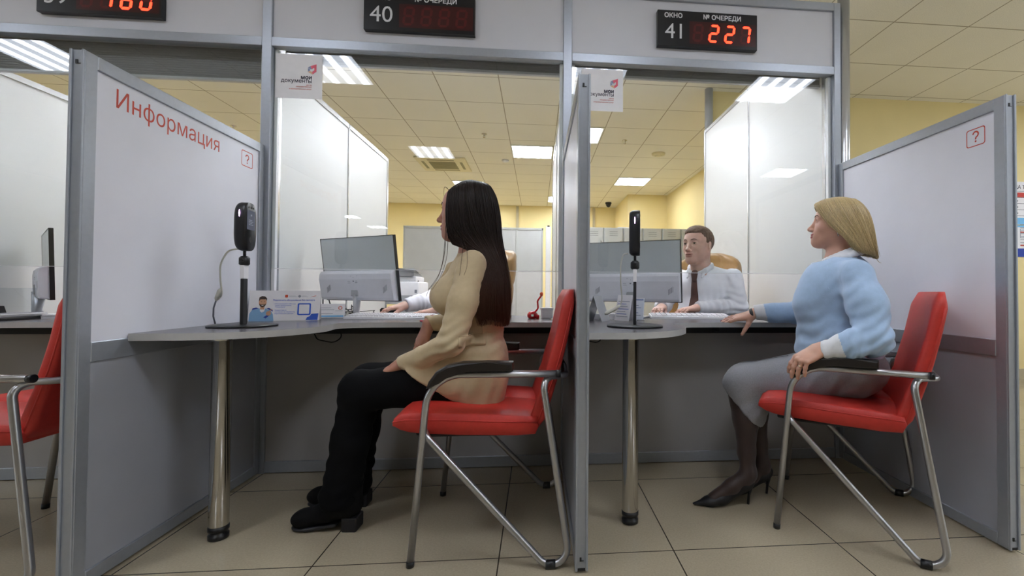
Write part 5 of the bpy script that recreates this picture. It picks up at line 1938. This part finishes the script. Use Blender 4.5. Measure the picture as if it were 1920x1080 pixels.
# ================================================================== THE BLONDE VISITOR
def visitor_blonde():
    r = empty('person', (1.266, -.591, 0), math.radians(146.8), 'person with blonde hair in a light blue sweater and grey skirt, seated in profile', 'person')
    y0 = -.055
    HC_ = (.030, -.06, 1.190)
    T = head_frame(HC_, 0, 8, 0, .935)
    body = Figure()
    add_head(body, T, neck=.050, neck_to=(-.035, 0, -.175))
    HN = aim((.092, .286, .694), (.66, .42, -.42), (.2, .55, .8))
    # near hand drapes over the front of the armrest, far hand lies on the counter
    add_hand(body, HN, -1, per=[(38, 18, 8), (42, 18, 8), (45, 18, 8), (48, 18, 8)], size=.98, thumb=(30, 25), nail=None)
    wf = (.375, -.205, .800)
    add_hand(body, aim((.385, -.205, .792), (.96, .10, -.24), (.2, .35, .95)), 1, per=[(4, 8, 4), (2, 8, 4), (2, 8, 4), (2, 8, 6)], size=.98, thumb=(38, 42), nail=5)
    limbs(body.b, (-.01, y0, .62), (.02, y0, .92), [((-.03, .12, .965), (-.07, .235, .735), (.085, .284, .692)), ((.03, y0 - .14, .965), (.19, -.295, .80), wf)],
          [((.0, y0 + .08, .57), (.41, y0 + .105, .48), (.365, .105, .14)), ((.0, y0 - .08, .57), (.40, y0 - .045, .48), (.325, -.035, .14))])
    finish(body, 'body', ['skin_f', 'eye_w', 'iris', 'lip', 'brow_l', 'nail'], r)
    # sweater
    s_ = Body()
    s_.ell((.035, y0, .90), (.15, .185, .16), .03)
    s_.ell((.0, y0, .98), (.085, .165, .055), .04)
    for s in (-1, 1): s_.ell((.115, y0 + s * .075, .845), (.085, .085, .085), .04)
    s_.ell((.025, y0, .73), (.165, .185, .14), .05)
    s_.ell((.03, y0, .65), (.165, .19, .08), .04)
    s_.cone((-.01, y0, .99), (.008, y0, 1.032), .068, .056, .03)
    s_.cut((.01, y0, 1.062), (.42, 0, 1), .12)
    s_.cut((0, 0, .618), (.10, 0, -1))
    sh_n, el_n, wn = (-.030, .135, .965), (-.075, .245, .735), (.075, .285, .690)
    s_.chain([sh_n, (-.058, .195, .855), el_n], [.060, .060, .058], .05)
    s_.chain([el_n, (.0, .275, .712), wn], [.06, .05, .036], .014)
    sh_f, el_f = (.03, y0 - .165, .965), (.19, -.30, .80)
    s_.chain([sh_f, el_f], [.07, .056], .03)
    s_.chain([el_f, (.30, -.25, .80), wf], [.055, .047, .036], .014)
    s_.cut((wn[0] + .012, wn[1], wn[2]), (.86, -.06, -.2), .07)
    s_.cut((wf[0] + .004, wf[1], wf[2]), (.96, .1, -.2), .07)
    s_.folds(fold_noise(21, .0025, .12))
    s_.folds(creases(el_n, (.6, .2, 1), .10, .005, .038))
    s_.folds(creases((.0, .275, .70), (1, .1, .3), .09, .0035, .033))
    s_.folds(creases((-.02, .17, .88), (.8, 0, 1), .09, .003, .05))
    s_.folds(creases((.10, .06, .72), (.4, 0, 1), .12, .0035, .055))
    wn_, wf_, nk = np.array(wn), np.array(wf), np.array((.012, y0, 1.045))
    def cuffs(c):
        m = np.zeros(len(c), int)
        dn = (c - wn_) @ np.array((.86, -.06, -.28)) / .906
        m[(np.linalg.norm(c - wn_, axis=1) < .085) & (dn > -.055)] = 1
        df = (c - wf_) @ np.array((.96, .1, -.24)) / .995
        m[(np.linalg.norm(c - wf_, axis=1) < .07) & (df > -.045)] = 1
        return m
    so = Skin().add(s_.skin(.0038), matfn=cuffs).build('sweater', ['sweater', 'sweater_w'], r)
    cl = Body()
    ring = [(.015 + .060 * math.cos(a), y0 + .060 * math.sin(a), 1.052 - .42 * .060 * math.cos(a)) for a in np.linspace(0, 2 * PI, 21)]
    cl.chain(ring, [.0125] * 21, .006, flat=(.4, 0, 1, .72))
    ring = [(.015 + .074 * math.cos(a), y0 + .074 * math.sin(a), 1.043 - .42 * .074 * math.cos(a)) for a in np.linspace(0, 2 * PI, 25)]
    cl.chain(ring, [.0125] * 25, .012)
    Skin().add(cl.skin(.0035)).build('collar', ['sweater_w'], so)
    def surf_dir(P0, d):
        P0, d = np.array(P0, float), np.array(d, float)
        ts = np.linspace(.4, -.1, 500)
        P = P0 + ts[:, None] * d
        i = np.argmax(s_.eval(P) < 0)
        return Vector(P[i] + d * .0005)
    sm = MB()
    sm.tube([surf_dir((x, y0, z), (.25, 1, .15)) for x, z in ((.045, 1.02), (.035, .985), (.03, .94), (.02, .89), (.0, .84))], .0018, n=6)
    sm.build('seam', 'sweater', so)
    # necklace
    n = MB()
    pts = [surf_dir((.0, y0 + .06 * math.sin(a), 1.035 - .05 * (1 - abs(a) / 1.4)), (1, math.sin(a) * .4, .15)) for a in np.linspace(-1.2, 1.2, 17)]
    n.tube(pts, .0011, n=6)
    n.build('necklace', 'chrome', r)
    e = MB().tube([Vector(T @ Vector((-.006, .083, -.036))), Vector(T @ Vector((-.008, .086, -.05))), Vector(T @ Vector((-.01, .085, -.062)))], [.0018, .003, .0018], n=8)
    e.build('earring', 'chrome', r)
    # watch strap on the far wrist, ring on the near hand
    w = MB()
    f_ = Vector((.96, .10, -.24)).normalized()
    fr = aim((.388, -.205, .792), f_, (.2, .35, .95))
    w.tube([fr @ Vector((.004, .030 * math.cos(a), .0225 * math.sin(a))) for a in np.linspace(0, 2 * PI, 25)], .0055, n=8, flat=1.6)
    w.build('watch', 'black', r)
    fr = HN
    a = math.radians(45)
    c = (np.array((.089, .009, 0)) + np.array((math.cos(a), .06, -math.sin(a))) * .069 * .28) * 1.03
    d = Vector((math.cos(a), .06, -math.sin(a))); sd_ = Vector((0, 1, 0)); nn_ = d.cross(sd_)
    MB().tube([fr @ (Vector(c) * .95 + sd_ * .0088 * math.cos(t) + nn_ * .0088 * math.sin(t)) for t in np.linspace(0, 2 * PI, 21)], .0017, n=8).build('finger_ring', 'ring', r)
    # skirt
    k = Body()
    k.ell((-.01, y0, .585), (.145, .19, .11), .03)
    for s in (-1, 1):
        k.cone((.0, y0 + s * .08, .575), (.40, y0 + .03 + s * .072, .487), .098, .078, .05)
        k.cone((.40, y0 + .03 + s * .072, .487), (.385, y0 + .03 + s * .072, .37), .079, .085, .03)
    k.cone((.05, y0, .56), (.40, y0 + .03, .49), .09, .07, .05)
    k.cone((.40, y0 + .03, .49), (.385, y0 + .03, .37), .07, .075, .04)
    k.cut((.448, 0, .455), (.73, 0, -.69), .30)
    k.folds(fold_noise(31, .002, .14))
    k.folds(creases((.05, .08, .57), (1, 0, .7), .13, .0045, .06))
    k.folds(creases((.36, .05, .42), (.8, 0, 1), .08, .004, .05))
    ko = Skin().add(k.skin(.0055)).build('skirt', ['skirt'], r)
    ln = MB()
    rows = []
    for x in np.linspace(.22, .478, 22):
        row = []
        for y in np.linspace(y0 - .012, y0 + .018 - .0, 4):
            zs = np.linspace(.72, .35, 300)
            P = np.stack([np.full(300, x), np.full(300, y), zs], 1)
            i = np.argmax(k.eval(P) < 0)
            row.append((x, y, zs[i] + .0016))
        rows.append(row)
    ln.grid(rows).build('slit_lining', 'lining', ko)
    # legs in tights
    lg = Body()
    feet = [((.41, y0 + .105, .48), (.365, .105, .128), (.368, .107)), ((.40, y0 - .045, .48), (.325, -.035, .128), (.31, -.043))]
    fd = np.array((.837, .547, 0))
    for kn, an, hl in feet:
        kn, an = np.array(kn), np.array(an)
        mid = kn + (an - kn) * .38
        lg.chain([kn, mid + np.array((-.012, 0, 0)), kn + (an - kn) * .75, an], [.056, .053, .036, .031], .02)
        h = np.array((*hl, .085))
        lg.ell(h + fd * .012 + np.array((0, 0, .005)), .03, .02)
        lg.chain([an, h + fd * .07 + np.array((0, 0, -.01)), h + fd * .15 + np.array((0, 0, -.058))], [.032, .031, .027], .02)
    Skin().add(lg.skin(.0045)).build('tights', ['tights'], r)
    for kn, an, hl in feet:
        h = np.array((*hl, 0.0))
        Tm = Matrix.Translation(h) @ Matrix.Rotation(math.atan2(.547, .837), 4, 'Z')
        p = Body()
        p.cone((.0, 0, .098), (.022, 0, .088), .028, .029, .02)
        p.cone((.02, 0, .082), (.12, 0, .030), .030, .031, .02, flat=(0, 0, 1, 1.15))
        p.cone((.12, 0, .028), (.165, 0, .019), .034, .029, .02, flat=(0, 0, 1, 1.5))
        p.cone((.165, 0, .017), (.235, 0, .011), .028, .006, .02, flat=(0, 0, 1, 1.5))
        # foot opening
        p.cone((-.005, 0, .14), (.05, 0, .105), .026, .028, .006, neg=True)
        p.cone((.05, 0, .105), (.135, 0, .062), .029, .021, .008, neg=True)
        p.cut((.18, 0, .0025), (0, 0, -1))
        po = Skin().add(p.skin(.0032, Tm)).build('pump', ['pump'], r)
        MB().tube([Tm @ Vector((-.010, 0, .082)), Tm @ Vector((-.005, 0, .04)), Tm @ Vector((-.001, 0, .0))], [.013, .0058, .005], n=12).build('stiletto_heel', 'pump', po)
    g = [[(.098, .0, 1.290), (.114, .030, 1.276), (.100, .055, 1.248), (.074, .073, 1.208), (.044, .084, 1.168), (.012, .087, 1.138), (-.012, .084, 1.105), (-.026, .076, 1.072)],
         [(.07, .0, 1.302), (.078, .045, 1.286), (.064, .076, 1.246), (.038, .087, 1.198), (.006, .092, 1.152), (-.022, .091, 1.112), (-.044, .085, 1.078), (-.056, .076, 1.056)],
         [(.02, .0, 1.306), (.012, .05, 1.29), (-.008, .08, 1.246), (-.030, .090, 1.194), (-.052, .090, 1.142), (-.068, .082, 1.102), (-.083, .072, 1.070), (-.093, .062, 1.046)],
         [(-.03, .0, 1.294), (-.055, .030, 1.266), (-.076, .040, 1.222), (-.088, .042, 1.172), (-.094, .042, 1.13), (-.099, .036, 1.092), (-.104, .030, 1.062), (-.108, .024, 1.04)],
         [(-.034, .0, 1.292), (-.062, .003, 1.262), (-.083, .004, 1.22), (-.094, .004, 1.17), (-.099, .004, 1.13), (-.104, .004, 1.09), (-.109, .004, 1.06), (-.112, .004, 1.036)]]
    ex = [[(.10, .0, 1.29), (.113, .03, 1.270), (.103, .058, 1.24), (.078, .076, 1.195), (.05, .088, 1.155), (.0, .09, 1.13)],
          [(-.02, .085, 1.11), (-.035, .08, 1.07), (-.06, .07, 1.045)], [(-.1, .03, 1.06), (-.112, .03, 1.03), (-.124, .03, 1.02)]]
    guide_hair(g, HC_[1], 900, 18, .0017, 23, .004, (.86, 1.0), ex).build('hair', 'hair_blonde', r)

# ================================================================== THE CLERKS
def clerk(loc, rz, label, arms, head, hair_mat, skin, tie, groups=None):
    r = empty('person', (loc[0], loc[1], 0), rz, label, 'person')
    T = head_frame(head[0], head[1], head[2], head[3], 1.07)
    body = Figure()
    hx, hy, hz = head[0]
    add_head(body, T, male=True, brow=1.05, neck=.056, neck_to=(-.04, 0, -.17))
    for (sd, sh, el, wr, hf, hb, per, th) in arms:
        add_hand(body, aim(wr, hf, hb), sd, per=per, size=1.0, thumb=th)
    limbs(body.b, (.01, 0, .62), (.01, 0, .93), [(a[1], a[2], a[3]) for a in arms],
          [((.0, q * .09, .56), (.40, q * .12, .53), (.36, q * .13, .10)) for q in (-1, 1)])
    finish(body, 'body', [skin, 'eye_w', 'iris', 'lip_m', 'brow_m'], r)
    s = Body()
    s.ell((.01, 0, .90), (.135, .185, .17), .03)
    s.ell((.0, 0, 1.0), (.085, .175, .06), .035)
    s.ell((.035, 0, .72), (.15, .17, .16), .05)
    s.ell((.02, 0, .60), (.15, .18, .1), .04)
    nb = (hx - .042, hy * .8, 1.03)
    s.cone((.0, 0, .99), nb, .085, .068, .03)
    s.cone((.095, nb[1], .92), (.112, nb[1], 1.005), .055, .046, .02)
    s.cone(nb, (nb[0] + .01, nb[1], nb[2] + .03), .066, .062, .01)
    s.cut((nb[0] + .02, nb[1], nb[2] + .022), (.5, 0, 1), .13)
    for (sd, sh, el, wr, hf, hb, per, th) in arms:
        s.chain([sh, el], [.068, .056], .03)
        w = np.array(wr) - np.array(hf) / np.linalg.norm(hf) * .012
        s.chain([el, (np.array(el) + w) / 2, w], [.054, .049, .039], .012)
        s.cut(w + np.array(hf) / np.linalg.norm(hf) * .008, hf, .07)
        s.folds(creases(el, (.4, .3, 1), .10, .005, .036))
        s.folds(creases(sh, (.3, 1, .6), .09, .003, .04))
        s.folds(creases((np.array(el) + w) / 2, np.array(hf), .08, .0035, .036))
    s.folds(fold_noise(int(loc[0] * 100) % 50 + 60, .003, .09))
    so = Skin().add(s.skin(.005)).build('shirt', ['shirt'], r)
    # collar wings
    nx, ny, nz = nb
    c = Body()
    for sd in (-1, 1):
        c.chain([(nx - .062, ny, nz + .040), (nx - .048, ny + sd * .052, nz + .036), (nx + .004, ny + sd * .073, nz + .024), (nx + .052, ny + sd * .055, nz + .002)],
                [.014, .014, .014, .013], .008, flat=(0, 0, 1, .7))
        c.chain([(nx + .052, ny + sd * .055, nz + .002), (nx + .082, ny + sd * .022, nz - .014)], [.013, .009], .008)
        c.chain([(nx + .056, ny + sd * .05, nz - .006), (nx + .088, ny + sd * .05, nz - .042)], [.013, .006], .008)
    Skin().add(c.skin(.0035)).build('collar', ['shirt'], so)
    if tie:
        def front(y, z):
            xs = np.linspace(.32, .0, 300)
            P = np.stack([xs, np.full(300, y), np.full(300, z)], 1)
            return xs[np.argmax(s.eval(P) < 0)]
        t = MB()
        rows = []
        for z in np.linspace(nz - .05, .66, 20):
            f = (nz - .05 - z) / (nz - .05 - .66)
            hw = .018 + .026 * f
            yc = ny * (1 - f) * .9
            rows.append([(front(yc + y, z) + .004 + (.004 if abs(y) < hw * .5 else 0), yc + y, z) for y in (-hw, -hw * .5, 0, hw * .5, hw)])
        t.grid(rows)
        to = t.build('tie', 'brown_tie', r)
        kb = Body().cone((nx + .085, ny, nz - .018), (front(ny, nz - .055) + .002, ny, nz - .058), .024, .016, .01, flat=(1, 0, 0, 1.4))
        Skin().add(kb.skin(.003)).build('knot', ['brown_tie'], to)
    p = Body()
    p.ell((-.01, 0, .57), (.15, .18, .10), .03)
    for sd in (-1, 1):
        p.cone((.02, sd * .09, .555), (.40, sd * .12, .53), .09, .072, .03)
        p.chain([(.40, sd * .12, .53), (.36, sd * .13, .10)], [.07, .055], .02)
    Skin().add(p.skin(.008)).build('slacks', ['slacks'], r)
    for sd in (-1, 1):
        b = Body().cone((.34, sd * .13, .045), (.5, sd * .15, .035), .045, .036, .02)
        b.cut((.4, 0, .001), (0, 0, -1))
        Skin().add(b.skin(.006)).build('shoe', ['boot'], r)
    h = Body()
    h.ell((-.016, 0, .036), (.098, .080, .086), .02)
    h.ell((.03, 0, .074), (.058, .058, .042), .02)
    h.cut((.083, 0, .066), (.80, 0, -.60))
    h.cut((.03, 0, .0), (.9, 0, -.25), .09)
    h.cut((-.03, 0, -.055), (.1, 0, -1))
    for sd in (-1, 1): h.ell((-.004, sd * .085, -.012), (.026, .02, .036), .006, neg=True)
    h.folds(fold_noise(77, .0016, .022, (1, 1, .3)))
    Skin().add(h.skin(.003, T)).build('hair', [hair_mat], r)
    return r

visitor_brown()
visitor_blonde()
FL = [(14, 22, 12), (12, 24, 12), (14, 24, 14), (16, 24, 14)]
clerk((1.09, .545), math.radians(225), 'person in a white shirt and brown tie at the right counter, looking at the monitor',
      [(-1, (-.02, .178, .98), (.02, .235, .80), (.215, .05, .800), (.90, -.43, -.10), (.1, 0, 1), FL, (24, 16)),
       (1, (-.02, -.19, .985), (.06, -.27, .80), (.275, -.16, .800), (.9, .25, -.10), (.1, 0, 1), FL, (24, 16))],
      ((.105, .005, 1.190), -8, 2, 0), 'hair_short', 'skin_m', True)
clerk((-.36, .575), math.radians(212), 'person mostly hidden behind the brown haired visitor, only shirt sleeve and hands showing',
      [(-1, (-.02, .165, .975), (.12, .25, .80), (.33, .155, .785), (.9, -.3, -.12), (.1, 0, 1), FL, (24, 16)),
       (1, (-.02, -.19, .985), (.25, -.19, .83), (.455, -.015, .810), (.93, .12, -.16), (.1, 0, 1), FL, (24, 16))],
      ((.04, .045, 1.18), 10, 0, 0), 'hair_short', 'skin_m', False)
